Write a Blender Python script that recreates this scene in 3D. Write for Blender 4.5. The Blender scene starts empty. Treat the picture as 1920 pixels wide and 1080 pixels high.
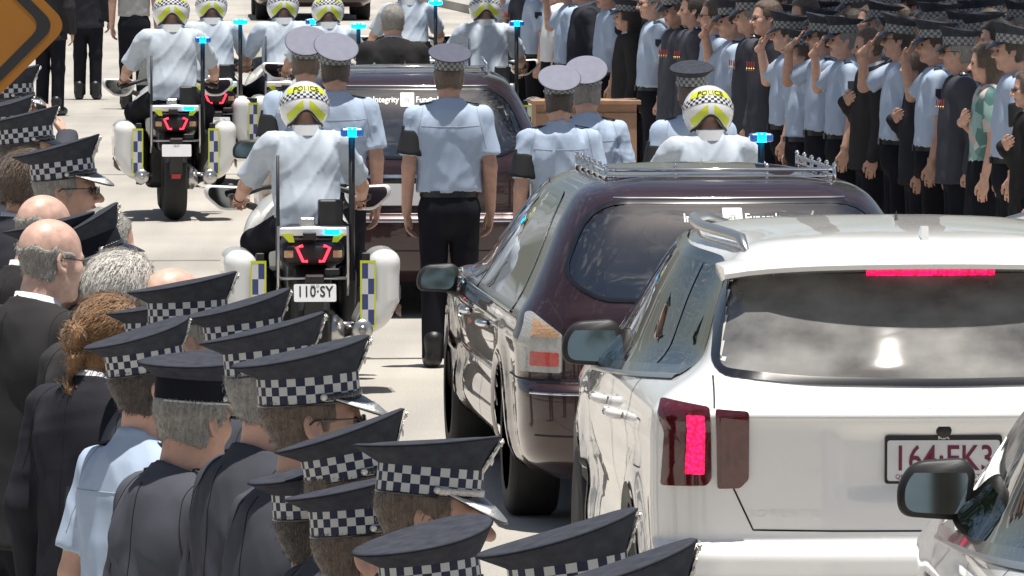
import bpy, bmesh, math, random
import numpy as np
from mathutils import Vector, Matrix, Euler

# ------------------------------------------------------------------ camera, world, sun, exposure
SC = bpy.context.scene
COL = SC.collection
FPX = 15000.0                       # focal length in pixels of the 1920 wide photograph
TH = math.atan(858.0 / FPX)         # downward pitch
CAMH = 3.0
cam_d = bpy.data.cameras.new('camera'); cam = bpy.data.objects.new('camera', cam_d); COL.objects.link(cam)
cam_d.sensor_width = 36.0; cam_d.lens = FPX / 1920.0 * 36.0; cam_d.clip_start = 0.5; cam_d.clip_end = 3000
cam.location = (0, 0, CAMH); cam.rotation_euler = (math.pi / 2 - TH, 0, 0)
SC.camera = cam
SUN_EL, SUN_AZ = math.radians(83.0), math.radians(143)   # azimuth measured from +Y (ahead) towards +X
W = bpy.data.worlds.new('World'); SC.world = W; W.use_nodes = True
nt = W.node_tree; nt.nodes.clear()
sky = nt.nodes.new('ShaderNodeTexSky'); sky.sky_type = 'NISHITA'; sky.sun_disc = False
sky.sun_elevation = SUN_EL; sky.sun_rotation = SUN_AZ; sky.air_density = 1.0; sky.dust_density = 1.6; sky.ozone_density = 1.0
bg = nt.nodes.new('ShaderNodeBackground'); bg.inputs['Strength'].default_value = 0.062
wo = nt.nodes.new('ShaderNodeOutputWorld')
# scattered fair-weather cloud added to the unseen sky to mottle the glass reflections
gtc = nt.nodes.new('ShaderNodeTexCoord'); sep = nt.nodes.new('ShaderNodeSeparateXYZ'); nt.links.new(gtc.outputs['Generated'], sep.inputs[0])
dz = nt.nodes.new('ShaderNodeMath'); dz.operation = 'MAXIMUM'; dz.inputs[1].default_value = 0.06; nt.links.new(sep.outputs[2], dz.inputs[0])
dv = [nt.nodes.new('ShaderNodeMath') for _ in range(2)]
for i in range(2): dv[i].operation = 'DIVIDE'; nt.links.new(sep.outputs[i], dv[i].inputs[0]); nt.links.new(dz.outputs[0], dv[i].inputs[1])
cmb = nt.nodes.new('ShaderNodeCombineXYZ'); nt.links.new(dv[0].outputs[0], cmb.inputs[0]); nt.links.new(dv[1].outputs[0], cmb.inputs[1])
cn = nt.nodes.new('ShaderNodeTexNoise'); cn.inputs['Scale'].default_value = 6.5; cn.inputs['Detail'].default_value = 9; cn.inputs['Roughness'].default_value = 0.6; nt.links.new(cmb.outputs[0], cn.inputs['Vector'])
cm = nt.nodes.new('ShaderNodeMapRange'); cm.inputs['From Min'].default_value = 0.53; cm.inputs['From Max'].default_value = 0.66; cm.inputs['To Max'].default_value = 0.9; nt.links.new(cn.outputs['Fac'], cm.inputs['Value'])
cx = nt.nodes.new('ShaderNodeMix'); cx.data_type = 'RGBA'; cx.inputs['B'].default_value = (8.0, 8.2, 8.6, 1)
nt.links.new(cm.outputs[0], cx.inputs['Factor']); nt.links.new(sky.outputs[0], cx.inputs['A'])
nt.links.new(cx.outputs['Result'], bg.inputs[0]); nt.links.new(bg.outputs[0], wo.inputs[0])
sun_d = bpy.data.lights.new('sun', 'SUN'); sun_d.energy = 4.8; sun_d.angle = math.radians(0.53); sun_d.color = (1.0, 0.955, 0.88)
sun = bpy.data.objects.new('sun', sun_d); COL.objects.link(sun)
sdir = Vector((math.sin(SUN_AZ) * math.cos(SUN_EL), math.cos(SUN_AZ) * math.cos(SUN_EL), math.sin(SUN_EL)))
sun.rotation_euler = (-sdir).to_track_quat('-Z', 'Y').to_euler(); sun.location = (0, 20, 30)
SC.view_settings.view_transform = 'Standard'; SC.view_settings.look = 'None'
SC.view_settings.exposure = 0.38; SC.view_settings.gamma = 1.0; SC.view_settings.use_curve_mapping = False
SC.render.engine = 'CYCLES'

def spot(px, s):
    """ground point seen in column px of the photograph where one metre spans s of its pixels"""
    dc = FPX / s; v = (dc * math.sin(TH) - CAMH) / math.cos(TH)
    return ((px - 960.0) / s, dc * math.cos(TH) + v * math.sin(TH))

# ------------------------------------------------------------------ object helpers
def tag(o, label=None, cat=None, group=None, kind=None):
    if label: o['label'] = label
    if cat: o['category'] = cat
    if group: o['group'] = group
    if kind: o['kind'] = kind
    return o
def mesh(name, V, Fc, mats, smooth=True, mi=None, uv=None):
    me = bpy.data.meshes.new(name)
    me.from_pydata([tuple(map(float, v)) for v in V], [], [tuple(int(i) for i in f) for f in Fc])
    if not isinstance(mats, (list, tuple)): mats = [mats]
    for m in mats: me.materials.append(m)
    if mi is not None: me.polygons.foreach_set('material_index', np.asarray(mi, dtype=np.int32))
    if uv is not None:
        l = me.uv_layers.new(name='UVMap')
        uva = np.asarray(uv, dtype=np.float32)
        idx = np.zeros(len(me.loops), dtype=np.int32); me.loops.foreach_get('vertex_index', idx)
        l.data.foreach_set('uv', uva[idx].ravel())
    if smooth: me.polygons.foreach_set('use_smooth', np.ones(len(me.polygons), dtype=bool))
    me.update(); return me
def place(name, me, parent=None, M=None):
    o = bpy.data.objects.new(name, me); COL.objects.link(o)
    if parent is not None: o.parent = parent
    if M is not None: o.matrix_local = M
    return o
def empty(name, loc, yaw=0.0, scale=1.0):
    o = bpy.data.objects.new(name, None); COL.objects.link(o)
    o.empty_display_size = 0.1
    o.location = loc; o.rotation_euler = (0, 0, yaw); o.scale = (scale, scale, scale); return o

class MB:
    """collects simple shapes into one mesh"""
    def __init__(s): s.V = []; s.F = []
    def add(s, V, Fc):
        n = len(s.V); s.V += [tuple(v) for v in V]; s.F += [tuple(i + n for i in f) for f in Fc]; return s
    def box(s, c, h, R=None, bev=0.0):
        if bev <= 0:
            V = [(x, y, z) for z in (-h[2], h[2]) for y in (-h[1], h[1]) for x in (-h[0], h[0])]
            Fc = [(0, 2, 3, 1), (4, 5, 7, 6), (0, 1, 5, 4), (2, 6, 7, 3), (0, 4, 6, 2), (1, 3, 7, 5)]
        else:
            bm = bmesh.new(); bmesh.ops.create_cube(bm, size=2.0)
            for v in bm.verts: v.co = Vector((v.co.x * h[0], v.co.y * h[1], v.co.z * h[2]))
            bmesh.ops.bevel(bm, geom=list(bm.edges), offset=bev, segments=3, profile=0.5, affect='EDGES')
            bm.verts.index_update(); V = [v.co.copy() for v in bm.verts]; Fc = [[v.index for v in f.verts] for f in bm.faces]; bm.free()
        V = [Vector(v) for v in V]
        if R is not None: V = [R @ v for v in V]
        return s.add([v + Vector(c) for v in V], Fc)
    def tube(s, pts, r, n=8, cap=True):
        pts = [Vector(p) for p in pts]; k = len(pts)
        rr = r if isinstance(r, (list, tuple)) else [r] * k
        V = []; Fc = []; up = None
        for i, p in enumerate(pts):
            d = (pts[min(i + 1, k - 1)] - pts[max(i - 1, 0)]).normalized()
            if up is None: up = Vector((0, 0, 1)) if abs(d.z) < 0.9 else Vector((1, 0, 0))
            a = d.cross(up).normalized(); b = a.cross(d).normalized(); up = b
            for j in range(n):
                t = 2 * math.pi * j / n
                V.append(p + (a * math.cos(t) + b * math.sin(t)) * rr[i])
        for i in range(k - 1):
            for j in range(n):
                Fc.append((i * n + j, i * n + (j + 1) % n, (i + 1) * n + (j + 1) % n, (i + 1) * n + j))
        if cap: Fc.append(tuple(range(n - 1, -1, -1))); Fc.append(tuple((k - 1) * n + j for j in range(n)))
        return s.add(V, Fc)
    def lathe(s, prof, c=(0, 0, 0), axis='Z', n=24, sx=1.0, sy=1.0):
        V = []; Fc = []; k = len(prof)
        for (r, z) in prof:
            for j in range(n):
                t = 2 * math.pi * j / n; x, y = r * math.cos(t) * sx, r * math.sin(t) * sy
                p = (x, y, z) if axis == 'Z' else ((z, x, y) if axis == 'X' else (y, z, x))
                V.append((p[0] + c[0], p[1] + c[1], p[2] + c[2]))
        for i in range(k - 1):
            for j in range(n): Fc.append((i * n + j, i * n + (j + 1) % n, (i + 1) * n + (j + 1) % n, (i + 1) * n + j))
        if prof[0][0] > 1e-5: Fc.append(tuple(range(n - 1, -1, -1)))
        if prof[-1][0] > 1e-5: Fc.append(tuple((k - 1) * n + j for j in range(n)))
        return s.add(V, Fc)
    def prism(s, outline, fn, d):
        """outline of 2-D points, fn(u, v, w) to 3-D, thickness w from 0 to d"""
        n = len(outline)
        V = [fn(u, v, 0) for u, v in outline] + [fn(u, v, d) for u, v in outline]
        Fc = [tuple(range(n - 1, -1, -1)), tuple(range(n, 2 * n))] + [(i, (i + 1) % n, n + (i + 1) % n, n + i) for i in range(n)]
        return s.add(V, Fc)
    def mesh(s, name, mat, smooth=False):
        me = mesh(name, s.V, s.F, mat, smooth)
        bm = bmesh.new(); bm.from_mesh(me); bmesh.ops.recalc_face_normals(bm, faces=bm.faces); bm.to_mesh(me); bm.free()
        return me
    def build(s, name, mat, parent=None, smooth=False, M=None): return place(name, s.mesh(name, mat, smooth), parent, M)
def autosmooth(me, deg=35):
    bm = bmesh.new(); bm.from_mesh(me)
    for f in bm.faces: f.smooth = True
    for e in bm.edges:
        if len(e.link_faces) == 2 and e.calc_face_angle(0) > math.radians(deg): e.smooth = False
    bm.to_mesh(me); bm.free(); return me

# ------------------------------------------------------------------ materials
def setin(b, k, v):
    if k in b.inputs: b.inputs[k].default_value = v
def mat(name, col, rough=0.6, metal=0.0, coat=0.0, coat_r=0.03, var=0.0, vscale=8.0, bump=0.0, bscale=60.0, rnd=0.0,
        sheen=0.0, emit=None, estr=0.0, spec=0.5, bstretch=(1, 1, 1), rvar=0.0, vstretch=(1, 1, 1)):
    m = bpy.data.materials.new(name); m.use_nodes = True; t = m.node_tree; b = t.nodes['Principled BSDF']
    c4 = (*col, 1.0)
    setin(b, 'Base Color', c4); setin(b, 'Roughness', rough); setin(b, 'Metallic', metal)
    setin(b, 'Coat Weight', coat); setin(b, 'Coat Roughness', coat_r); setin(b, 'Sheen Weight', sheen); setin(b, 'Sheen Roughness', 0.4)
    setin(b, 'Specular IOR Level', spec)
    if emit: setin(b, 'Emission Color', (*emit, 1.0)); setin(b, 'Emission Strength', estr)
    cur = None
    if var > 0 or bump > 0 or rvar > 0: tc = t.nodes.new('ShaderNodeTexCoord')
    if var > 0:
        nz = t.nodes.new('ShaderNodeTexNoise'); nz.inputs['Scale'].default_value = vscale; nz.inputs['Detail'].default_value = 6
        mpv = t.nodes.new('ShaderNodeMapping'); mpv.inputs['Scale'].default_value = vstretch
        t.links.new(tc.outputs['Object'], mpv.inputs['Vector']); t.links.new(mpv.outputs[0], nz.inputs['Vector'])
        mr = t.nodes.new('ShaderNodeMapRange'); mr.inputs['From Min'].default_value = 0.3; mr.inputs['From Max'].default_value = 0.7
        mr.inputs['To Min'].default_value = 1 - var; mr.inputs['To Max'].default_value = 1 + var
        t.links.new(nz.outputs['Fac'], mr.inputs['Value'])
        hs = t.nodes.new('ShaderNodeHueSaturation'); hs.inputs['Color'].default_value = c4
        t.links.new(mr.outputs[0], hs.inputs['Value']); cur = hs.outputs[0]
    if rnd > 0:
        oi = t.nodes.new('ShaderNodeObjectInfo')
        mr = t.nodes.new('ShaderNodeMapRange'); mr.inputs['To Min'].default_value = 1 - rnd; mr.inputs['To Max'].default_value = 1 + rnd
        t.links.new(oi.outputs['Random'], mr.inputs['Value'])
        hs = t.nodes.new('ShaderNodeHueSaturation'); hs.inputs['Color'].default_value = c4
        if cur: t.links.new(cur, hs.inputs['Color'])
        t.links.new(mr.outputs[0], hs.inputs['Value']); cur = hs.outputs[0]
    if cur: t.links.new(cur, b.inputs['Base Color'])
    if rvar > 0:
        nz = t.nodes.new('ShaderNodeTexNoise'); nz.inputs['Scale'].default_value = vscale * 2.3
        t.links.new(tc.outputs['Object'], nz.inputs['Vector'])
        mr = t.nodes.new('ShaderNodeMapRange'); mr.inputs['To Min'].default_value = rough - rvar; mr.inputs['To Max'].default_value = rough + rvar
        t.links.new(nz.outputs['Fac'], mr.inputs['Value']); t.links.new(mr.outputs[0], b.inputs['Roughness'])
    if bump > 0:
        nz = t.nodes.new('ShaderNodeTexNoise'); nz.inputs['Scale'].default_value = bscale; nz.inputs['Detail'].default_value = 4
        mp = t.nodes.new('ShaderNodeMapping'); mp.inputs['Scale'].default_value = bstretch
        t.links.new(tc.outputs['Object'], mp.inputs['Vector']); t.links.new(mp.outputs[0], nz.inputs['Vector'])
        bp = t.nodes.new('ShaderNodeBump'); bp.inputs['Strength'].default_value = bump; bp.inputs['Distance'].default_value = 0.01
        t.links.new(nz.outputs['Fac'], bp.inputs['Height']); t.links.new(bp.outputs[0], b.inputs['Normal'])
    return m
def chequer(name, c1, c2, nu, nv, rough=0.6):
    m = mat(name, c1, rough); t = m.node_tree; b = t.nodes['Principled BSDF']
    uv = t.nodes.new('ShaderNodeUVMap'); uv.uv_map = 'UVMap'
    mp = t.nodes.new('ShaderNodeMapping'); mp.inputs['Scale'].default_value = (nu, nv, 1); mp.inputs['Location'].default_value = (0.001, 0.001, 0.5)
    ck = t.nodes.new('ShaderNodeTexChecker'); ck.inputs['Scale'].default_value = 1.0
    ck.inputs['Color1'].default_value = (*c1, 1); ck.inputs['Color2'].default_value = (*c2, 1)
    t.links.new(uv.outputs[0], mp.inputs[0]); t.links.new(mp.outputs[0], ck.inputs['Vector']); t.links.new(ck.outputs[0], b.inputs['Base Color'])
    return m
def glass(name, tint, fmin=0.06, rough=0.0, dust=0.0):
    m = bpy.data.materials.new(name); m.use_nodes = True; t = m.node_tree; t.nodes.clear()
    tr = t.nodes.new('ShaderNodeBsdfTransparent'); tr.inputs[0].default_value = (*tint, 1)
    gl = t.nodes.new('ShaderNodeBsdfGlossy'); gl.inputs['Roughness'].default_value = rough; gl.inputs[0].default_value = (1, 1, 1, 1)
    fr = t.nodes.new('ShaderNodeFresnel'); fr.inputs['IOR'].default_value = 1.55
    mr = t.nodes.new('ShaderNodeMapRange'); mr.inputs['To Min'].default_value = fmin; mr.inputs['To Max'].default_value = 1.0
    mx = t.nodes.new('ShaderNodeMixShader'); o = t.nodes.new('ShaderNodeOutputMaterial')
    t.links.new(fr.outputs[0], mr.inputs['Value']); t.links.new(mr.outputs[0], mx.inputs[0])
    t.links.new(tr.outputs[0], mx.inputs[1]); t.links.new(gl.outputs[0], mx.inputs[2])
    if dust > 0:                                       # road film on the outside, mottled to imitate cloud reflections
        df = t.nodes.new('ShaderNodeBsdfDiffuse'); df.inputs[0].default_value = (.62, .61, .58, 1); m2 = t.nodes.new('ShaderNodeMixShader')
        tc = t.nodes.new('ShaderNodeTexCoord'); mp = t.nodes.new('ShaderNodeMapping'); mp.inputs['Scale'].default_value = (2.6, 2.0, 4.5)
        nz = t.nodes.new('ShaderNodeTexNoise'); nz.inputs['Scale'].default_value = 1.6; nz.inputs['Detail'].default_value = 5
        r2 = t.nodes.new('ShaderNodeMapRange'); r2.inputs['From Min'].default_value = .3; r2.inputs['From Max'].default_value = .7; r2.inputs['To Min'].default_value = dust * .30; r2.inputs['To Max'].default_value = dust * 1.7
        t.links.new(tc.outputs['Object'], mp.inputs[0]); t.links.new(mp.outputs[0], nz.inputs['Vector']); t.links.new(nz.outputs['Fac'], r2.inputs['Value']); t.links.new(r2.outputs[0], m2.inputs[0])
        t.links.new(mx.outputs[0], m2.inputs[1]); t.links.new(df.outputs[0], m2.inputs[2]); t.links.new(m2.outputs[0], o.inputs[0])
    else: t.links.new(mx.outputs[0], o.inputs[0])
    return m
NAVY = (0.010, 0.014, 0.045)
M = {}
M['skin'] = mat('skin', (0.58, 0.345, 0.255), 0.5, var=0.10, vscale=30, rnd=0.16, spec=0.35, bump=0.05, bscale=260)
M['skin_pale'] = mat('skin_pale', (0.62, 0.40, 0.32), 0.42, var=0.20, vscale=34, spec=0.45, bump=0.05, bscale=220)
M['lip'] = mat('lip', (0.36, 0.15, 0.12), 0.45)
M['eye'] = mat('eye', (0.06, 0.05, 0.045), 0.15)
def hairmat(n, c): return mat(n, c, 0.5, var=0.28, vscale=150, vstretch=(1, 1, 0.12), bump=0.6, bscale=300, bstretch=(1, 1, 0.12), sheen=0.3)
M['hair_brown'] = hairmat('hair_brown', (0.135, 0.095, 0.068))
M['hair_dark'] = hairmat('hair_dark', (0.060, 0.046, 0.036))
M['hair_grey'] = hairmat('hair_grey', (0.30, 0.285, 0.26))
M['hair_white'] = hairmat('hair_white', (0.66, 0.63, 0.58))
M['hair_auburn'] = hairmat('hair_auburn', (0.30, 0.165, 0.075))
M['hair_blond'] = hairmat('hair_blond', (0.50, 0.34, 0.16))
M['tunic'] = mat('tunic_navy_cloth', (0.074, 0.077, 0.094), 0.9, var=0.12, vscale=5, bump=0.15, bscale=500, spec=0.1, rnd=0.18)
M['suit'] = mat('black_suit_cloth', (0.034, 0.033, 0.034), 0.9, var=0.12, vscale=6, bump=0.1, bscale=400, spec=0.1, rnd=0.3)
M['jacket'] = mat('dark_jacket_cloth', (0.036, 0.037, 0.046), 0.9, var=0.12, vscale=6, bump=0.1, bscale=400, spec=0.1, rnd=0.3)
M['trousers'] = mat('navy_trouser_cloth', (0.014, 0.015, 0.020), 0.9, var=0.15, vscale=6, bump=0.1, bscale=300, rnd=0.2, spec=0.1)
M['shirt'] = mat('light_blue_shirt_cotton', (0.41, 0.50, 0.64), 0.8, var=0.03, vscale=6, bump=0.06, bscale=300, rnd=0.05)
M['white_shirt'] = mat('white_shirt_cotton', (0.72, 0.73, 0.74), 0.8, var=0.03, vscale=6, bump=0.06, bscale=300, rnd=0.06)
M['grey_shirt'] = mat('grey_shirt_cotton', (0.36, 0.36, 0.36), 0.8, var=0.05, vscale=6)
M['cap_cloth'] = mat('cap_navy_cloth', (0.047, 0.051, 0.064), 0.9, var=0.22, vscale=38, bump=0.25, bscale=420, spec=0.1)
M['cap_light'] = mat('cap_pale_cloth', (0.205, 0.21, 0.26), 0.9, var=0.06, vscale=20, bump=0.08, bscale=600, spec=0.1)
M['cap_grey'] = mat('cap_slate_cloth', (0.10, 0.105, 0.14), 0.9, var=0.08, vscale=20, spec=0.1)
M['piping'] = mat('cap_piping', (0.012, 0.013, 0.02), 0.8, spec=0.15)
M['white_piping'] = mat('white_piping', (0.6, 0.6, 0.6), 0.6)
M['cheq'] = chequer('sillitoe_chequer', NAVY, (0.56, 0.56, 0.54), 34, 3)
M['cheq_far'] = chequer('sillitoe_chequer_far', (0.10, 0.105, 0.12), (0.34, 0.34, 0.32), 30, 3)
M['black_gloss'] = mat('black_patent', (0.010, 0.010, 0.012), 0.18, coat=0.6)
M['silver'] = mat('silver_braid', (0.75, 0.73, 0.68), 0.28, metal=0.9, bump=0.5, bscale=420)
M['chrome'] = mat('chrome', (0.82, 0.82, 0.82), 0.08, metal=1.0)
M['alu'] = mat('brushed_aluminium', (0.55, 0.55, 0.54), 0.3, metal=0.9)
M['black'] = mat('black_plastic', (0.015, 0.015, 0.016), 0.5, var=0.2, vscale=20, bump=0.1, bscale=300)
M['rubber'] = mat('tyre_rubber', (0.014, 0.014, 0.014), 0.75, var=0.2, vscale=15, bump=0.2, bscale=120)
M['seam_cloth'] = mat('seam_shadow_line', (0.008, 0.008, 0.010), 0.9)  # seam lines coloured darker than the cloth to draw their shadow
M['seam_shirt'] = mat('shirt_seam_shadow', (0.33, 0.38, 0.45), 0.9)
M['armband'] = mat('black_armband', (0.012, 0.012, 0.015), 0.8, bump=0.1, bscale=300)
M['leather'] = mat('black_leather', (0.012, 0.012, 0.013), 0.4, bump=0.2, bscale=150)
M['red_cloth'] = mat('red_ribbon', (0.45, 0.05, 0.05), 0.7)
M['gold'] = mat('gold_medal', (0.7, 0.48, 0.16), 0.3, metal=0.9)
M['floral'] = mat('floral_print_cotton', (0.22, 0.36, 0.33), 0.8)
def _floral(m):
    t = m.node_tree; b = t.nodes['Principled BSDF']; tc = t.nodes.new('ShaderNodeTexCoord')
    vo = t.nodes.new('ShaderNodeTexVoronoi'); vo.inputs['Scale'].default_value = 13; t.links.new(tc.outputs['Object'], vo.inputs['Vector'])
    r = t.nodes.new('ShaderNodeValToRGB'); e = r.color_ramp.elements; r.color_ramp.interpolation = 'CONSTANT'
    e[0].position = 0; e[0].color = (0.10, 0.22, 0.20, 1); e[1].position = 0.35; e[1].color = (0.30, 0.46, 0.42, 1)
    for p, c in ((0.55, (0.55, 0.45, 0.42, 1)), (0.7, (0.16, 0.30, 0.28, 1)), (0.88, (0.6, 0.62, 0.58, 1))):
        k = e.new(p); k.color = c
    sp = t.nodes.new('ShaderNodeSeparateColor'); t.links.new(vo.outputs['Color'], sp.inputs[0]); t.links.new(sp.outputs[0], r.inputs[0]); t.links.new(r.outputs[0], b.inputs['Base Color'])
_floral(M['floral'])
M['rider_shirt'] = mat('pale_rider_shirt', (0.50, 0.56, 0.63), 0.8, var=0.03, vscale=6, bump=0.06, bscale=300)
M['paint_white'] = mat('white_car_paint', (0.84, 0.835, 0.82), 0.35, coat=1.0, coat_r=0.015, var=0.015, vscale=2)
M['paint_maroon'] = mat('maroon_car_paint', (0.034, 0.013, 0.015), 0.30, metal=0.35, coat=1.0, coat_r=0.012, var=0.05, vscale=3)
M['seam'] = mat('panel_gap', (0.01, 0.01, 0.01), 0.8)
M['glass_dark'] = glass('privacy_glass', (0.16, 0.17, 0.17), 0.10, 0.015)
M['glass_rear'] = glass('filmed_rear_glass', (0.14, 0.15, 0.15), 0.06, 0.014, 0.24)
M['glass_green'] = glass('tinted_glass', (0.66, 0.68, 0.62), 0.16, 0.0)
M['hearse_lining'] = mat('hearse_pale_lining', (0.30, 0.29, 0.27), 0.9, var=0.1)
M['mirror'] = mat('mirror_silver', (0.34, 0.38, 0.40), 0.02, metal=1.0)
M['lamp_red'] = mat('red_lamp_lens', (0.085, 0.007, 0.011), 0.12, coat=1.0, var=0.25, vscale=40)
M['lamp_lit'] = mat('lit_brake_lamp', (0.5, 0.01, 0.04), 0.3, emit=(1.0, 0.01, 0.12), estr=2.2)
def _led(m):
    t = m.node_tree; b = t.nodes['Principled BSDF']; tc = t.nodes.new('ShaderNodeTexCoord'); vo = t.nodes.new('ShaderNodeTexVoronoi'); vo.inputs['Scale'].default_value = 85
    mr = t.nodes.new('ShaderNodeMapRange'); mr.inputs['From Max'].default_value = 0.7; mr.inputs['To Min'].default_value = 2.6; mr.inputs['To Max'].default_value = 0.5
    t.links.new(tc.outputs['Object'], vo.inputs['Vector']); t.links.new(vo.outputs['Distance'], mr.inputs['Value']); t.links.new(mr.outputs[0], b.inputs['Emission Strength'])
_led(M['lamp_lit'])
M['lamp_clear'] = mat('clear_lamp_lens', (0.42, 0.42, 0.40), 0.12, coat=1.0, bump=0.4, bscale=90)
M['lamp_amber'] = mat('amber_lamp_lens', (0.56, 0.34, 0.19), 0.15, coat=1.0, bump=0.4, bscale=90)
M['lamp_red2'] = mat('bright_red_lamp_lens', (0.55, 0.06, 0.05), 0.15, coat=1.0, bump=0.4, bscale=90)
M['plate'] = mat('plate_white', (0.72, 0.72, 0.72), 0.4, var=0.03, vscale=20)
M['maroon_text'] = mat('plate_maroon_ink', (0.16, 0.012, 0.05), 0.5)
M['black_text'] = mat('black_ink', (0.02, 0.02, 0.022), 0.5)
M['white_text'] = mat('white_ink', (0.75, 0.75, 0.72), 0.5)
M['lining'] = mat('cabin_lining', (0.05, 0.05, 0.05), 0.9)
M['yellow'] = mat('fluoro_yellow', (0.62, 0.68, 0.03), 0.4, coat=0.4)
M['bike_white'] = mat('bike_white_paint', (0.74, 0.74, 0.72), 0.25, coat=0.8)
M['bike_blue'] = mat('reflective_blue', (0.02, 0.04, 0.22), 0.3, coat=0.4)
M['beacon_lit'] = mat('lit_blue_beacon', (0.0, 0.2, 0.6), 0.2, emit=(0.0, 0.42, 1.0), estr=5.0)
M['beacon'] = mat('blue_beacon_lens', (0.01, 0.10, 0.40), 0.15, coat=1.0, emit=(0.0, 0.12, 0.5), estr=0.25)
M['bike_red_lit'] = mat('lit_bike_tail_lamp', (0.5, 0.02, 0.04), 0.3, emit=(1.0, 0.03, 0.06), estr=2.5)
M['helmet'] = mat('helmet_white_shell', (0.78, 0.78, 0.77), 0.2, coat=1.0)
M['cheq_helmet'] = chequer('helmet_chequer', (0.02, 0.022, 0.05), (0.68, 0.68, 0.68), 24, 3, 0.3)
M['cheq_bike'] = chequer('pannier_chequer', (0.05, 0.07, 0.20), (0.66, 0.66, 0.64), 2, 4, 0.3)
M['steel_dark'] = mat('dark_steel', (0.07, 0.07, 0.072), 0.35, metal=0.8)
M['orange'] = mat('orange_sign_sheet', (0.37, 0.145, 0.012), 0.45, var=0.08, vscale=4)  # even orange darkened to stand in for shade on the sign
M['timber'] = mat('tan_timber', (0.42, 0.25, 0.16), 0.7, var=0.15, vscale=6, bump=0.2, bscale=20, bstretch=(1, 1, 8))
M['casket'] = mat('casket_pale', (0.62, 0.60, 0.56), 0.35, coat=0.5)
M['curtain'] = mat('curtain_grey', (0.35, 0.36, 0.36), 0.8)
M['leaf'] = mat('leaf', (0.055, 0.085, 0.03), 0.6, var=0.4, vscale=0.8, rnd=0.2)
M['bark'] = mat('bark', (0.12, 0.095, 0.07), 0.9, var=0.3, vscale=6, bump=0.5, bscale=12)

# ------------------------------------------------------------------ the setting
def ground_mat(name, col, spots=0.12):
    m = bpy.data.materials.new(name); m.use_nodes = True; t = m.node_tree; b = t.nodes['Principled BSDF']
    setin(b, 'Roughness', 0.85); setin(b, 'Specular IOR Level', 0.3)
    tc = t.nodes.new('ShaderNodeTexCoord')
    def noise(scale, detail, lo, hi, stretch=(1, 1, 1)):
        mp = t.nodes.new('ShaderNodeMapping'); mp.inputs['Scale'].default_value = stretch
        n = t.nodes.new('ShaderNodeTexNoise'); n.inputs['Scale'].default_value = scale; n.inputs['Detail'].default_value = detail
        r = t.nodes.new('ShaderNodeMapRange'); r.inputs['From Min'].default_value = 0.3; r.inputs['From Max'].default_value = 0.7
        r.inputs['To Min'].default_value = lo; r.inputs['To Max'].default_value = hi
        t.links.new(tc.outputs['Object'], mp.inputs[0]); t.links.new(mp.outputs[0], n.inputs['Vector']); t.links.new(n.outputs['Fac'], r.inputs['Value'])
        return r.outputs[0], n
    a, _ = noise(0.35, 5, 1 - spots, 1 + spots); c, _ = noise(0.9, 4, 0.88, 1.08, (3.0, 0.2, 1)); d, nn = noise(90, 3, 0.8, 1.18)
    m1 = t.nodes.new('ShaderNodeMath'); m1.operation = 'MULTIPLY'; m2 = t.nodes.new('ShaderNodeMath'); m2.operation = 'MULTIPLY'
    t.links.new(a, m1.inputs[0]); t.links.new(c, m1.inputs[1]); t.links.new(m1.outputs[0], m2.inputs[0]); t.links.new(d, m2.inputs[1])
    hs = t.nodes.new('ShaderNodeHueSaturation'); hs.inputs['Color'].default_value = (*col, 1)
    t.links.new(m2.outputs[0], hs.inputs['Value']); t.links.new(hs.outputs[0], b.inputs['Base Color'])
    bp = t.nodes.new('ShaderNodeBump'); bp.inputs['Strength'].default_value = 0.25; bp.inputs['Distance'].default_value = 0.01
    t.links.new(nn.outputs['Fac'], bp.inputs['Height']); t.links.new(bp.outputs[0], b.inputs['Normal'])
    return m
M['ground'] = ground_mat('paving_ground', (0.27, 0.25, 0.22))
M['road'] = ground_mat('pale_road_surface', (0.40, 0.375, 0.335), 0.16)
M['pave'] = ground_mat('footpath_concrete', (0.38, 0.36, 0.33), 0.08)
M['tar'] = mat('tar_joint', (0.10, 0.095, 0.09), 0.8, var=0.3, vscale=5)
M['kerb'] = mat('kerb_concrete', (0.42, 0.40, 0.37), 0.85, var=0.15, vscale=4, bump=0.2, bscale=40)
HEAD = math.radians(6.0)                               # the road runs a little to the left of straight ahead
RD = Vector((-math.sin(HEAD), math.cos(HEAD), 0)); RX = Vector((math.cos(HEAD), math.sin(HEAD), 0)); RO = Vector((1.4, 25.0, 0))
def road_pt(a, b, z=0.0): return RO + RX * a + RD * b + Vector((0, 0, z))
g = MB().add([(-600, -600, -0.004), (600, -600, -0.004), (600, 600, -0.004), (-600, 600, -0.004)], [(0, 1, 2, 3)]).build('ground', M['ground'])
tag(g, kind='structure')
rd = MB().add([road_pt(-9, -70), road_pt(9, -70), road_pt(9, 400), road_pt(-9, 400)], [(0, 1, 2, 3)]).build('road', M['road'])
tag(rd, kind='structure')
for k, b in enumerate((-6.0, 8.2, 20.5, 27.5, 31.0, 45.0, 60.0)):    # transverse joints in the road surface
    jm = MB()
    n = 26; w = 0.012 + 0.008 * (k % 3)
    rng = random.Random(k)
    off = [rng.uniform(-0.012, 0.012) for _ in range(n + 1)]
    for i in range(n):
        a0, a1 = -8 + 16 * i / n, -8 + 16 * (i + 1) / n
        jm.add([road_pt(a0, b + off[i] - w, 0.004), road_pt(a1, b + off[i + 1] - w, 0.004), road_pt(a1, b + off[i + 1] + w, 0.004), road_pt(a0, b + off[i] + w, 0.004)], [(0, 1, 2, 3)])
    jm.build('road_joint', M['tar'], rd)
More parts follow.
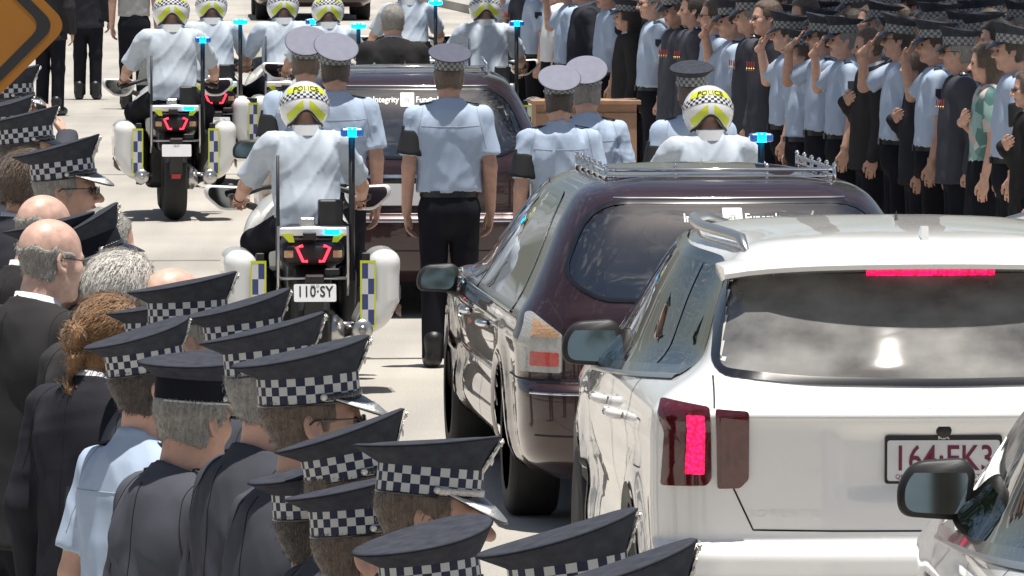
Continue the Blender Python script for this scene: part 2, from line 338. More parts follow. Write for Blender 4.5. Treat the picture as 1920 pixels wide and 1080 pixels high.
for side in (-1, 1):                                  # footpaths with kerbs behind both crowds
    fp = MB(); a0, a1 = (9.0, 16.0)
    P = [road_pt(side * a0, -70, 0.0), road_pt(side * a1, -70, 0), road_pt(side * a1, 400, 0), road_pt(side * a0, 400, 0)]
    fp.add([p for p in P] + [p + Vector((0, 0, 0.14)) for p in P], [(4, 5, 6, 7), (0, 1, 5, 4), (1, 2, 6, 5), (2, 3, 7, 6), (3, 0, 4, 7)])
    o = fp.build('footpath', M['pave']); tag(o, kind='structure')
    for i in range(30):
        kb = MB(); b0 = -20 + i * 2.4
        P = [road_pt(side * 8.85, b0, 0), road_pt(side * 8.998, b0, 0), road_pt(side * 8.998, b0 + 2.39, 0), road_pt(side * 8.85, b0 + 2.39, 0)]
        kb.add(P + [p + Vector((0, 0, 0.146)) for p in P], [(4, 5, 6, 7), (0, 1, 5, 4), (1, 2, 6, 5), (2, 3, 7, 6), (3, 0, 4, 7)])
        kb.build('kerb_stone', M['kerb'], o)


# ------------------------------------------------------------------ implicit surfaces for figures
f32 = np.float32
def surfnet(f, lo, hi, h):
    n = [int(math.ceil((hi[i] - lo[i]) / h)) + 1 for i in range(3)]
    ax = [(lo[i] + h * np.arange(n[i])).astype(f32) for i in range(3)]
    D = f(*np.meshgrid(*ax, indexing='ij')).astype(f32); S = D < 0
    cs = (n[0] - 1, n[1] - 1, n[2] - 1); N = cs[0] * cs[1] * cs[2]
    lin = lambda c: (c[:, 0] * cs[1] + c[:, 1]) * cs[2] + c[:, 2]
    ids = []; pos = []; quads = []
    for a in range(3):
        sl0 = [slice(None)] * 3; sl1 = [slice(None)] * 3; sl0[a] = slice(0, -1); sl1[a] = slice(1, None)
        A = D[tuple(sl0)]; B = D[tuple(sl1)]; cr = S[tuple(sl0)] != S[tuple(sl1)]
        idx = np.argwhere(cr)
        if len(idx) == 0: continue
        va = A[cr]; vb = B[cr]; t = va / (va - vb)
        p = idx.astype(f32); p[:, a] += t
        b, c = [(1, 2), (2, 0), (0, 1)][a]
        q = []; ok = np.ones(len(idx), bool)
        for (ob, oc) in ((1, 1), (0, 1), (0, 0), (1, 0)):
            ce = idx.copy(); ce[:, b] -= ob; ce[:, c] -= oc
            v = (ce[:, b] >= 0) & (ce[:, c] >= 0) & (ce[:, b] < cs[b]) & (ce[:, c] < cs[c])
            ok &= v; li = np.where(v, lin(ce), 0)
            ids.append(li[v]); pos.append(p[v]); q.append(li)
        q = np.stack(q, 1)[ok]; flip = (va >= 0)[ok]
        q[flip] = q[flip][:, ::-1]; quads.append(q)
    ids = np.concatenate(ids); pos = np.concatenate(pos); quads = np.concatenate(quads)
    cnt = np.bincount(ids, minlength=N); used = np.nonzero(cnt)[0]
    V = np.stack([np.bincount(ids, weights=pos[:, k], minlength=N)[used] / cnt[used] for k in range(3)], 1) * h + np.array(lo)
    mp = np.zeros(N, dtype=np.int64); mp[used] = np.arange(len(used))
    return V, mp[quads]
def smin(a, b, k):
    h = np.clip(0.5 + 0.5 * (b - a) / k, 0, 1); return b + (a - b) * h - k * h * (1 - h)
def smax(a, b, k): return -smin(-a, -b, k)
def cone(P, a, b, ra, rb, sy=1.0, sx=1.0):
    X, Y, Z = P; ax, ay, az = a; bx, by, bz = b
    ux, uy, uz = (bx - ax), (by - ay) * sy, bz - az
    px, py, pz = (X - ax), (Y - ay) * sy, Z - az
    L = ux * ux + uy * uy + uz * uz
    h = np.clip((px * ux + py * uy + pz * uz) / L, 0, 1)
    return np.sqrt((px - h * ux) ** 2 + (py - h * uy) ** 2 + (pz - h * uz) ** 2) - (ra + (rb - ra) * h)
def ell(P, c, r):
    X, Y, Z = P; x, y, z = (X - c[0]), (Y - c[1]), (Z - c[2])
    k0 = np.sqrt((x / r[0]) ** 2 + (y / r[1]) ** 2 + (z / r[2]) ** 2) + 1e-6
    k1 = np.sqrt((x / r[0] ** 2) ** 2 + (y / r[1] ** 2) ** 2 + (z / r[2] ** 2) ** 2) + 1e-6
    return k0 * (k0 - 1) / k1
def folds(seed, n, f0, f1, dirw=(1, 1, 0.45)):
    r = np.random.RandomState(seed); ks = []
    for i in range(n):
        d = r.normal(size=3) * np.array(dirw); d /= np.linalg.norm(d); ks.append((d * r.uniform(f0, f1), r.uniform(0, 6.28), r.uniform(0.5, 1)))
    w = r.normal(size=(3, 3)) * 5; ph = r.uniform(0, 6.28, 3)
    def fn(P):
        X, Y, Z = P; q = [np.sin(w[i, 0] * X + w[i, 1] * Y + w[i, 2] * Z + ph[i]) for i in range(3)]
        s = 0
        for i, (k, p, a) in enumerate(ks):
            s = s + a * (1 - np.abs(np.sin(k[0] * X + k[1] * Y + k[2] * Z + p + 1.6 * q[i % 3]))) ** 3 * 1.3 * (0.5 + 0.5 * q[(i + 1) % 3])
        return s / n
    return fn

# ---- head, looking along +Y, origin at its centre
def skull(P):
    X, Y, Z = P; A = (np.abs(X), Y, Z)
    d = ell(P, (0, -.014, .030), (.075, .097, .086))
    d = smin(d, ell(P, (0, .028, -.035), (.060, .062, .086)), .03)
    d = smin(d, cone(A, (.050, -.002, -.062), (.018, .064, -.100), .020, .017), .03)
    d = smin(d, ell(A, (.036, .058, -.028), (.026, .026, .026)), .02)
    d = smin(d, cone(P, (0, -.022, -.05), (0, -.045, -.22), .057, .064), .035)
    return d
def head_f(P):
    X, Y, Z = P; A = (np.abs(X), Y, Z)
    d = skull(P)
    d = smin(d, cone(A, (.0, .082, .016), (.042, .071, .013), .011, .008), .012)
    d = smax(d, -ell(A, (.031, .098, -.003), (.018, .017, .012)), .010)
    d = smin(d, cone(P, (0, .085, .006), (0, .112, -.034), .008, .0125), .010)
    d = smin(d, ell(A, (.012, .098, -.038), (.009, .012, .008)), .008)
    d = smin(d, cone(A, (0, .088, -.062), (.018, .080, -.063), .008, .005), .006)
    d = smin(d, cone(A, (0, .086, -.074), (.016, .079, -.073), .008, .005), .006)
    d = smax(d, -cone(A, (0, .097, -.068), (.02, .088, -.068), .0022, .002), .003)
    # ear
    ex, ey, ez = A[0] - .077, Y + .010, Z + .012
    ca, sa = math.cos(.25), math.sin(.25); ey2, ez2 = ca * ey + sa * ez, -sa * ey + ca * ez
    E = (ex - .25 * (-ey2), ey2, ez2)
    ear = ell(E, (0, 0, 0), (.0085, .0195, .033)); ear = smax(ear, -ell(E, (.009, .003, .004), (.008, .012, .021)), .005)
    ear = smin(ear, ell(E, (0.002, .004, -.026), (.006, .009, .010)), .006)
    return smin(d, ear, .006)
def head_template(h):
    V, Fc = surfnet(lambda X, Y, Z: head_f((X, Y, Z)), (-.11, -.135, -.215), (.11, .14, .135), h)
    c = V[Fc].mean(1); mi = np.zeros(len(Fc), int)
    lips = (np.abs(c[:, 0]) < .021) & (c[:, 2] > -.080) & (c[:, 2] < -.058) & (c[:, 1] > .079); mi[lips] = 1
    # eyes
    for s in (-1, 1):
        b = MB().lathe([(.0001, -.011)] + [(.0115 * math.sin(a), -.0115 * math.cos(a)) for a in np.linspace(.3, 2.84, 7)] + [(.0001, .0115)], (s * .031, .080, -.003), n=10)
        n0 = len(V); V = np.vstack([V, np.array(b.V)])
        q = [f if len(f) == 4 else (f + f[-1:])[:4] for f in b.F if len(f) <= 4]
        Fc = np.vstack([Fc, np.array(q) + n0]); mi = np.concatenate([mi, np.full(len(q), 2)])
    return V, Fc, mi
HEAD_HI = head_template(.0042); HEAD_LO = head_template(.0085)
def hair_template(style, seed, h=.0065):
    nz = folds(seed, 6, 120, 300, (1, 1, 1)); lo_ = folds(seed + 1, 3, 30, 60, (1, 1, 1))
    th = {'short': .007, 'grey': .009, 'full': .020, 'bald': .0035, 'bun': .013, 'long': .020}[style]
    def f(X, Y, Z):
        P = (X, Y, Z); s = skull(P) - th - .007 * nz(P) - .006 * lo_(P)
        back = np.maximum(Y + .012 - .25 * (Z + .02), -(Z + .052 + .30 * np.abs(X)))             # behind the ears down to the nape
        side = np.maximum(Y - .040, -(Z - .000))
        side = np.maximum(side, -(Y + .05 + 0 * Z) * 0 - 1)
        burn = np.maximum(np.maximum(Y - .026, -Y + .006), -(Z + .022)); burn = np.maximum(burn, -(np.abs(X) - .05))
        top = np.maximum(Y - .076 + .5 * np.abs(X), -(Z - .062))
        if style == 'bald':
            reg = np.minimum(np.maximum(back, Z - .022 - .10 * lo_(P)), np.maximum(side, Z - .022 - .10 * lo_(P)))
        elif style == 'bun':
            reg = np.minimum(np.minimum(np.maximum(Y + .0, -(Z + .10)), np.maximum(Y - .05, -(Z + .005))), top)
        elif style == 'long':
            reg = np.minimum(np.minimum(np.maximum(Y + .0, -(Z + .20)), np.maximum(Y - .05, -(Z + .03))), top)
        else: reg = np.minimum(np.minimum(np.minimum(back, side), burn), top)
        d = smax(s, reg, .010)
        if style == 'bun':
            bun = np.sqrt((np.sqrt((X) ** 2 + (Z + .015) ** 2) - .024) ** 2 + (Y + .132) ** 2) - .021
            d = smin(d, bun - .012 * nz(P), .014)
            t = np.clip((-.04 - Z) / .16, 0, 1)
            d = smin(d, np.maximum(np.sqrt((X - .02 * np.sin(Z * 60)) ** 2 + (Y + .115 + .012 * np.cos(Z * 75)) ** 2) - .026 * (1 - .6 * t) - .02 * nz(P), np.maximum(Z + .03, -.21 - Z)), .015)
        if style == 'long': d = smin(d, cone(P, (0, -.085, -.02), (0, -.075, -.19), .055, .045), .03)
        return d
    return surfnet(f, (-.115, -.175, -.225), (.115, .105, .150), h)
def strands(V, Fc, style, seed, n, L):
    r = np.random.RandomState(seed); tri = V[Fc]; c = tri.mean(1); nr = np.cross(tri[:, 1] - tri[:, 0], tri[:, 2] - tri[:, 0]); nr /= np.linalg.norm(nr, axis=1)[:, None] + 1e-9
    out = np.sum(nr * (c - np.array((0, -.01, 0))), 1); nr[out < 0] *= -1
    k = r.randint(0, len(Fc), n); p = c[k] + r.normal(size=(n, 3)) * .003; nn = nr[k]
    if style == 'bun': fl = np.array((0, -.125, -.01)) - p
    else: fl = np.stack([p[:, 0] * 1.5, -.6 - 2 * np.maximum(p[:, 2], 0) * 0 + 0 * p[:, 0], -1.0 + 6 * np.maximum(p[:, 2] - .03, 0)], 1)
    fl = fl + r.normal(size=(n, 3)) * (.25 * np.linalg.norm(fl, axis=1)[:, None]); fl -= nn * np.sum(fl * nn, 1)[:, None]; fl /= np.linalg.norm(fl, axis=1)[:, None] + 1e-9
    ln = L * r.uniform(.5, 1.3, n)[:, None]; w = np.cross(fl, nn) * .0009
    a = p - nn * .001; b = p + fl * ln * .55 + nn * ln * .16; d = p + fl * ln + nn * ln * r.uniform(.0, .22, n)[:, None]
    SV = np.stack([a - w, a + w, b + w, b - w, d], 1).reshape(-1, 3); base = (np.arange(n) * 5)[:, None]
    Q = base + np.array([[0, 1, 2, 3]]); T = base + np.array([[3, 2, 4, 4]])
    return SV, Q, base + np.array([[3, 2, 4]])
HAIR = {}; HAIR_CAP = {}
for st, c in (('short', 11), ('grey', 12), ('full', 13), ('bald', 14), ('bun', 15), ('long', 16)):
    V, Fc = hair_template(st, c); n0 = len(V)
    SV, Q, T = strands(V, Fc, st, c, {'short': 2600, 'grey': 2600, 'full': 4200, 'bald': 1500, 'bun': 4200, 'long': 3500}[st], {'short': .012, 'grey': .014, 'full': .030, 'bald': .012, 'bun': .035, 'long': .035}[st])
    HAIR[st] = mesh('hair', np.vstack([V, SV]), [list(f) for f in Fc] + [list(f) for f in Q + n0] + [list(f) for f in T + n0], M['hair_brown'])
    AV = np.vstack([V, SV]); lo = lambda FF: [list(f) for f in FF if AV[f, 2].max() < .050]       # what still shows under a cap
    HAIR_CAP[st] = mesh('hair', AV, lo(Fc) + lo(Q + n0) + lo(T + n0), M['hair_brown'])
# ---- hands (right): wrist at the origin, fingers to -Z, thumb to +Y, palm towards -X
def hand_template(curl, h=.0045):
    segs = []
    for i, (y, L) in enumerate(((.029, .078), (.010, .086), (-.009, .080), (-.027, .064))):
        p = np.array([0., y, -.092]); a = 0.15; r = .0088 - .0006 * i
        for k, fr in enumerate((.45, .32, .23)):
            a += curl * (0.8 if k == 0 else 1.0)
            q = p + L * fr * np.array([-math.sin(a), y * .06 / .03 * .15, -math.cos(a)]); segs.append((p, q, r, r * .92)); p = q; r *= .92
    th = [(.0, .026, -.03), (-.010, .050, -.062), (-.016, .054, -.090), (-.020, .050, -.112)]
    for k in range(3): segs.append((np.array(th[k]), np.array(th[k + 1]), (.014, .0105, .0095)[k], (.0105, .0095, .008)[k]))
    def f(X, Y, Z):
        P = (X, Y, Z)
        d = cone(P, (0, 0, .03), (0, 0, -.015), .030, .025, sy=.9)
        d = smin(d, ell(P, (-.002, 0, -.055), (.017, .041, .052)), .02)
        for a, b, ra, rb in segs: d = smin(d, cone(P, a, b, ra, rb), .006)
        return d
    return surfnet(f, (-.11, -.06, -.20), (.045, .08, .04), h)
HANDS = {'rest': hand_template(.35), 'flat': hand_template(.04), 'grip': hand_template(1.0)}
HANDS_LO = {'rest': hand_template(.35, .008), 'flat': hand_template(.04, .008), 'grip': hand_template(1.0, .008)}
def basis(d, t):
    """matrix taking -Z to d and +Y towards t"""
    z = -Vector(d).normalized(); y = (Vector(t) - z * Vector(t).dot(z)).normalized(); x = y.cross(z)
    return np.array([[x[i], y[i], z[i]] for i in range(3)])

# ---- poses: facing +Y, right is +X; right and left arm = (shoulder, elbow, wrist, hand direction, thumb direction, hand shape)
A_DOWN = ((.190, -.010, 1.435), (.232, -.035, 1.15), (.240, .030, .900), (0, .12, -1), (-.25, 1, 0), 'rest')
A_SALUTE = ((.185, .010, 1.445), (.345, .130, 1.315), (.185, .185, 1.565), (-.62, -.42, .62), (-.2, .6, -.5), 'flat')
A_HEART = ((.188, .000, 1.435), (.262, .050, 1.170), (.085, .170, 1.265), (-1, -.22, .30), (0, .3, 1), 'flat')
A_CLASP = ((.188, .000, 1.435), (.265, .020, 1.160), (.060, .205, .985), (-.8, .1, -.5), (-.2, .6, .6), 'rest')
A_DOWN2 = ((.190, -.010, 1.435), (.250, -.075, 1.155), (.275, -.030, .905), (.05, .05, -1), (-.4, 1, 0), 'grip')
A_SALUTE2 = ((.185, .010, 1.445), (.305, .185, 1.345), (.150, .215, 1.585), (-.52, -.55, .60), (-.2, .6, -.5), 'flat')
A_PHONE = ((.188, .000, 1.435), (.262, .080, 1.170), (.130, .300, 1.330), (-.2, .3, 1), (-1, .3, .2), 'grip')
A_GRIP = ((.185, .050, 1.315), (.315, .270, 1.075), (.335, .510, 1.000), (.0, 1, -.12), (-1, .1, .1), 'grip')
POSES = {'down': (A_DOWN, A_DOWN), 'down2': (A_DOWN, A_DOWN2), 'clasp': (A_CLASP, A_CLASP), 'salute2': (A_SALUTE2, A_DOWN2), 'salute': (A_SALUTE, A_DOWN), 'heart': (A_HEART, A_DOWN), 'phone': (A_PHONE, A_PHONE), 'ride': (A_GRIP, A_GRIP)}
def mir(p): return (-p[0], p[1], p[2])
def arm_pts(pose):
    R, L = POSES[pose]
    return (R, (mir(L[0]), mir(L[1]), mir(L[2]), mir(L[3]), mir(L[4]), L[5]))
def torso(P, seat=False, wide=1.0, belly=0.0, off=0.0):
    X, Y, Z = P
    if seat:                                    # leaning forward a little over a seat 0.11 m lower
        Z = Z + .115; c, s = math.cos(.20), math.sin(.20); Y0 = Y; Z0 = Z - .95
        Y = c * Y0 - s * Z0; Z = .95 + s * Y0 + c * Z0
    P = (X / wide, Y, Z)
    d = cone(P, (0, .005, 1.00), (0, -.005, 1.22), .150 + off, .150 + off, 1.38)
    d = smin(d, cone(P, (0, -.005, 1.22), (0, -.015, 1.36), .155 + off, .152 + off, 1.30), .06)
    A = (np.abs(P[0]), Y, Z)
    d = smin(d, cone(A, (.05, -.015, 1.43), (.165, -.010, 1.425), .070 + off, .060 + off, 1.0), .05)
    d = smin(d, ell(A, (.085, -.075, 1.34), (.07 + off, .045 + off, .10)), .04)
    d = smin(d, cone(P, (0, -.030, 1.45), (0, -.020, 1.52), .085 + off, .058 + off), .05)
    if belly > 0: d = smin(d, ell(P, (0, .06, 1.08), (.15, .08 + belly, .14)), .06)
    return d
def joinm(parts):
    V = []; Fc = []; mi = []; n = 0
    for v, f, m in parts: V.append(v); Fc.append(np.asarray(f) + n); mi.append(m); n += len(v)
    return np.vstack(V), np.vstack(Fc), np.concatenate(mi)
PIV = np.array((0, -.018, 1.535))             # neck pivot
def head_matrix(pitch, yaw, roll=0, seat=False):
    piv = Vector((0, .080, 1.380)) if seat else Vector(PIV)
    return Matrix.Translation(piv) @ Euler((pitch, roll, -yaw), 'YXZ').to_matrix().to_4x4() @ Matrix.Translation((0, .030, .125))
def apply(Mx, V): A = np.array(Mx); return V @ A[:3, :3].T + A[:3, 3]
MCACHE = {}
def body_mesh(pose, hm, lod, seat=False, legs=False, sleeve=False, skin='skin', key=None):
    arms = arm_pts(pose)
    def f(X, Y, Z):
        P = (X, Y, Z); d = torso(P, seat, 0.9, 0, -.03)
        for S, E, Wr, hd, td, hs in arms:
            d = smin(d, cone(P, S, E, .052, .041), .02); d = smin(d, cone(P, E, Wr, .043, .029), .012)
        if legs:
            A = (np.abs(X), Y, Z); d = smin(d, cone(A, (.09, 0, .9), (.085, .01, .50), .085, .058), .02)
            d = smin(d, cone(A, (.085, .01, .5), (.085, -.01, .08), .052, .034), .02)
        return d
    k = ('b', pose, lod, seat, legs)
    if k not in MCACHE: MCACHE[k] = surfnet(f, (-.50, -.25, .03 if legs else .80), (.50, .62 if seat else .35, 1.70), .015 if lod else .011)
    V, Fc = MCACHE[k]; parts = [(V, Fc, np.zeros(len(Fc), int))]
    H = HEAD_LO if lod else HEAD_HI
    parts.append((apply(hm, H[0]), H[1], H[2]))
    for i, (S, E, Wr, hd, td, hs) in enumerate(arms):
        hv, hf = (HANDS_LO if lod else HANDS)[hs]
        if i == 1: hv = hv * np.array((-1, 1, 1)); hf = hf[:, ::-1]
        B = basis(hd, td)
        parts.append((hv @ B.T + np.array(Wr), hf, np.zeros(len(hf), int)))
    V, Fc, mi = joinm(parts)
    return mesh('body', V, Fc, [M[skin], M['lip'], M['eye']], True, mi)
def shirt_mesh(pose, seed, lod, seat=False, long=False, wide=1.0, belly=0.0, name='shirt', mt='shirt', amp=.027):
    fo = folds(seed, 4, 20, 44, (1, .7, .28)); fo2 = folds(seed + 5, 4, 8, 20, (.6, .6, 1)); arms = arm_pts(pose)
    zc = 1.0 if not seat else .86
    def f(X, Y, Z):
        P = (X, Y, Z); d = torso(P, seat, wide, belly, .012)
        d = smin(d, cone(P, (0, .005, zc + .02), (0, .0, zc + .10), .168 * wide, .162 * wide, 1.3), .04)    # blouses over the belt
        d = np.maximum(d, zc - Z)
        zn = 1.50 if not seat else 1.375; yn = -.026 if not seat else .05
        d = np.minimum(smin(d, cone(P, (0, yn, zn - .03), (0, yn + .012, zn + .035), .078, .070), .012), 9)
        d = np.maximum(d, Z - .30 * (-(Y - yn) - .02) - (zn + .042))
        for S, E, Wr, hd, td, hs in arms:
            S = np.array(S); E = np.array(E); q = S + (E - S) * .80
            if long:
                d = smin(d, cone(P, S, E, .066, .058), .03); d = smin(d, np.maximum(cone(P, E, Wr, .058, .046), -9), .02)
            else:
                u = (E - S) / np.linalg.norm(E - S)
                sl = np.maximum(cone(P, S, E, .063, .078), (X - q[0]) * u[0] + (Y - q[1]) * u[1] + (Z - q[2]) * u[2])
                d = smin(d, sl, .028)
        return d - amp * (fo(P) - .12) - amp * .8 * (fo2(P) - .12)
    V, Fc = surfnet(f, (-.52, -.26, zc - .06), (.52, (.62 if seat else .38) + belly, 1.62), .016 if lod else .0105)
    return mesh(name, V, Fc, M[mt])
def tunic_mesh(pose, seed, lod, wide=1.0, belly=0.0, name='tunic', mt='tunic', amp=.028, hem=.80):
    fo = folds(seed, 6, 14, 36, (1, 1, .35)); fo2 = folds(seed + 5, 4, 10, 22, (.6, .6, 1)); arms = arm_pts(pose)
    def f(X, Y, Z):
        P = (X, Y, Z); d = torso(P, False, wide * 1.04, belly, .022)
        d = smin(d, cone(P, (0, .01, hem), (0, .0, 1.12), .190 * wide, .165 * wide, 1.25), .06)
        d = np.maximum(d, hem - Z)
        d = smin(d, cone(P, (0, -.03, 1.47), (0, -.016, 1.535), .086, .076), .014)
        d = np.maximum(d, Z - .30 * (-(Y + .026) - .02) - 1.535)
        for S, E, Wr, hd, td, hs in arms:
            d = smin(d, cone(P, S, E, .074, .064), .035); d = smin(d, cone(P, E, Wr, .064, .050), .03)
        return d - amp * (fo(P) - .12) - amp * .5 * (fo2(P) - .12)
    V, Fc = surfnet(f, (-.52, -.28, hem - .05), (.52, .40 + belly, 1.60), .016 if lod else .0105)
    return mesh(name, V, Fc, M[mt])
def trouser_mesh(seed, lod, mt='trousers', skirt=False, name=None):
    fo = folds(seed, 6, 18, 40, (1, 1, .3))
    def f(X, Y, Z):
        P = (X, Y, Z); A = (np.abs(X), Y, Z)
        d = cone(P, (0, .0, .90), (0, .0, 1.0), .165, .155, 1.25)
        if skirt: d = np.maximum(smin(d, cone(P, (0, 0, .50), (0, 0, .9), .21, .17, 1.2), .05), .50 - Z)
        else:
            d = smin(d, cone(A, (.085, -.005, .90), (.088, .0, .50), .094, .074), .03)
            d = smin(d, cone(A, (.088, .0, .50), (.090, -.02, .06), .074, .068), .03)
            d = np.maximum(d, .05 - Z)
        d = np.maximum(d, Z - 1.03)
        return d - .022 * (fo(P) - .12)
    V, Fc = surfnet(f, (-.26, -.24, .02), (.26, .24, 1.06), .017 if lod else .013)
    return mesh(name or ('skirt' if skirt else 'trousers'), V, Fc, M[mt])
def shoe_mesh(side, seat=False):
    def f(X, Y, Z):
        if seat: X = X - side * .225; Y = Y - .21; Z = Z - .27
        else: X = X - side * .09; Y = Y + .02
        P = (X, Y, Z)
        d = ell(P, (side * .012, .06, .045), (.048, .15, .055)); d = smin(d, cone(P, (0, -.03, .06), (0, -.03, .16 if not seat else .32), .05, .06), .03)
        return np.maximum(d, .004 - Z)
    if seat: V, Fc = surfnet(f, (side * .225 - .09, .05, .25), (side * .225 + .09, .46, .66), .011)
    else: V, Fc = surfnet(f, (side * .09 - .09, -.14, -.02), (side * .09 + .09, .22, .22), .011)
    return mesh('shoe' if not seat else 'boot', V, Fc, M['leather'])
SHOES = [shoe_mesh(-1), shoe_mesh(1)]

def slice_loop(me, p, n, keep, r=.0014, name='seam'):
    V = np.zeros(len(me.vertices) * 3); me.vertices.foreach_get('co', V); V = V.reshape(-1, 3)
    E = np.zeros(len(me.edges) * 2, dtype=np.int64); me.edges.foreach_get('vertices', E); E = E.reshape(-1, 2)
    d = (V - np.array(p)) @ np.array(n); a, b = d[E[:, 0]], d[E[:, 1]]; k = (a * b) < 0
    t = (a / (a - b))[k][:, None]; Q = V[E[k][:, 0]] * (1 - t) + V[E[k][:, 1]] * t
    Q = Q[keep(Q)]
    return Q
def seam_mesh(me, tunic):
    mb = MB()
    for s in (-1, 1):                                   # armholes
        nrm = np.array((s, 0, .22)); pt = np.array((s * .172, 0, 1.40))
        Q = slice_loop(me, pt, nrm, lambda Q: (Q[:, 2] > 1.24) & (np.abs(Q[:, 0]) < .25))
        if len(Q) > 8:
            c = Q.mean(0); o = np.argsort(np.arctan2(Q[:, 2] - c[2], Q[:, 1] - c[1])); P = Q[o][::2]; P = P + (P - c) / (np.linalg.norm(P - c, axis=1)[:, None] + 1e-6) * .0004
            mb.tube([Vector(q) for q in P] + [Vector(P[0])], .0017, 4, False)
    Q = slice_loop(me, (0.001, 0, 0), (1, 0, 0), lambda Q: (Q[:, 1] < -.05) & (Q[:, 2] < 1.50)) if tunic else slice_loop(me, (0, 0, 1.395), (0, -.12, 1), lambda Q: (Q[:, 1] < -.06) & (np.abs(Q[:, 0]) < .17))
    if len(Q) > 8:
        P = Q[np.argsort(Q[:, 2 if tunic else 0])][::2]; P = P + np.array((0, -.0004, 0)); mb.tube([Vector(q) for q in P], .0016, 4, False)
    return mb.mesh('seam', M['seam_cloth' if tunic else 'seam_shirt'], True)

# ------------------------------------------------------------------ caps, helmets and small things people wear
def ring_loft(rings, close_top=True, uvs=False):
    """rings: list of lists of points, equal count; returns V, F, uv"""
    n = len(rings[0]); V = [p for r in rings for p in r]; Fc = []
    for i in range(len(rings) - 1):
        for j in range(n): Fc.append((i * n + j, i * n + (j + 1) % n, (i + 1) * n + (j + 1) % n, (i + 1) * n + j))
    if close_top: V.append(np.mean(np.array(rings[-1]), 0)); c = len(V) - 1; k = (len(rings) - 1) * n; Fc += [(k + j, k + (j + 1) % n, c) for j in range(n)]
    return V, Fc
NC = 56
def oval(a, b, z0, tilt, yc=0.0, zfun=None):
    out = []
    for j in range(NC):
        t = 2 * math.pi * j / NC; x, y = a * math.sin(t), b * math.cos(t)      # t = 0 is the front
        out.append((x, y + yc, z0 + tilt * y + (zfun(t) if zfun else 0)))
    return out
BA, BB = .0835, .1045
def cap_meshes(crown_mat, far=False, kt=.60, up=.004):
    # crown: from the band top outwards and up to a rim, then over a shallow top
    k = kt
    q = lambda a, y0: (lambda t: .34 * a * ((BB + .03) * math.cos(t)) ** 2 * (k < .8))        # the front of the rim sweeps up
    R = [oval(BA - .002, BB - .002, .004, 0), oval(BA, BB, .055, 0), oval(BA + .005, BB + .004, .0605 + up * .2, .03 * k, -.001),
         oval(BA + .020, BB + .016, .072 + up * .5, .12 * k, -.005, q(.4, 0)), oval(BA + .036, BB + .033, .087 + up, .21 * k, -.010, q(.9, 0)), oval(BA + .0425, BB + .0405, .0955 + up, .245 * k, -.012, q(1, 0)),
         oval(BA + .043, BB + .041, .0995 + up, .25 * k, -.012, q(1, 0)), oval(BA + .039, BB + .037, .1020 + up, .25 * k, -.012, q(1, 0)), oval(BA + .024, BB + .02, .1015 + up, .25 * k, -.011, q(.8, 0)),
         oval(BA - .005, BB - .012, .1045 + up, .24 * k, -.010, q(.6, 0)), oval(BA - .05, BB - .06, .1080 + up, .235 * k, -.009)]
    V, Fc = ring_loft(R)
    crown = mesh('cap', V, Fc, M[crown_mat])
    # piping round the rim
    mb = MB(); P = [Vector(p) for p in oval(BA + .0432, BB + .0412, .0978 + up, .2475 * k, -.012, q(1, 0))]; mb.tube(P + [P[0]], .0022, 5, False)
    pip = mb.mesh('rim_piping', M['piping'], True)
    # chequered band
    V = []; uv = []
    for z, v in ((.005, 0.0), (.060, 1.0)):
        for j in range(NC + 1):
            t = 2 * math.pi * j / NC; V.append(((BA + .0028) * math.sin(t), (BB + .0028) * math.cos(t), z)); uv.append((j / NC, v))
    Fc = [(j, j + 1, NC + 2 + j, NC + 1 + j) for j in range(NC)]
    band = mesh('chequered_band', V, Fc, M['cheq_far' if far else 'cheq'], True, None, uv)
    mb = MB(); P = [Vector(p) for p in oval(BA + .0015, BB + .0015, .002, 0)]; mb.tube(P + [P[0]], .0035, 5, False); sweat = mb.mesh('lower_binding', M['black_gloss'], True)
    # peak: a crescent falling forward
    def peak(t, r, dz=0): 
        w = max(0.0, math.cos(t * 90 / 68)) ** .8
        return Vector(((BA + r * .35 * w) * math.sin(t) * (1 + .03 * r / .06), BB * math.cos(t) + r * w, .010 - .62 * r * w - .25 * (r * w) ** 2 / .06 + dz - .010 * abs(math.sin(t)) * w))
    def strip(r0, r1, nr, th):
        T = [math.radians(-68 + 136 * i / 28) for i in range(29)]; V = []; Fc = []
        for s in (0, th):
            for k in range(nr + 1):
                for t in T: V.append(peak(t, r0 + (r1 - r0) * k / nr, s))
        n = 29; q = (nr + 1) * n
        for k in range(nr):
            for i in range(n - 1):
                a = k * n + i; Fc.append((a, a + 1, a + n + 1, a + n)); Fc.append((q + a, q + a + n, q + a + n + 1, q + a + 1))
        for i in range(n - 1): a = nr * n + i; Fc.append((a, a + 1, q + a + 1, q + a)); Fc.append((i + 1, i, q + i, q + i + 1))
        return V, Fc
    V, Fc = strip(-.004, .060, 6, .0028); pk = mesh('peak', V, Fc, M['black_gloss'])
    V, Fc = strip(.030, .058, 3, .0058); braid = mesh('silver_braid', V, Fc, M['silver'])
    # badge: crowned wreath standing on the front of the band
    mb = MB(); th = math.atan(.55)
    out = []
    for i in range(28):
        a = 2 * math.pi * i / 28; r = 1.0 + (.14 if i % 2 else -.04)
        out.append((.024 * r * math.sin(a), .034 * r * math.cos(a)))
    mb.prism(out, lambda u, v, w: (u, BB + .010 + w + .50 * v, .082 + v), .005)
    mb.lathe([(.011, 0), (.010, .003), (.004, .005), (.0001, .0055)], (0, BB + .015, .082), 'Y', 14)
    for i in range(5): mb.lathe([(.0001, -.004), (.004, 0), (.0001, .004)], (-.012 + .006 * i, BB + .034, .120 + .004 * (1 - abs(i - 2) / 2)), 'Z', 6)
    mb.box((0, BB + .031, .114), (.013, .003, .003))
    badge = mb.mesh('badge', M['silver'])
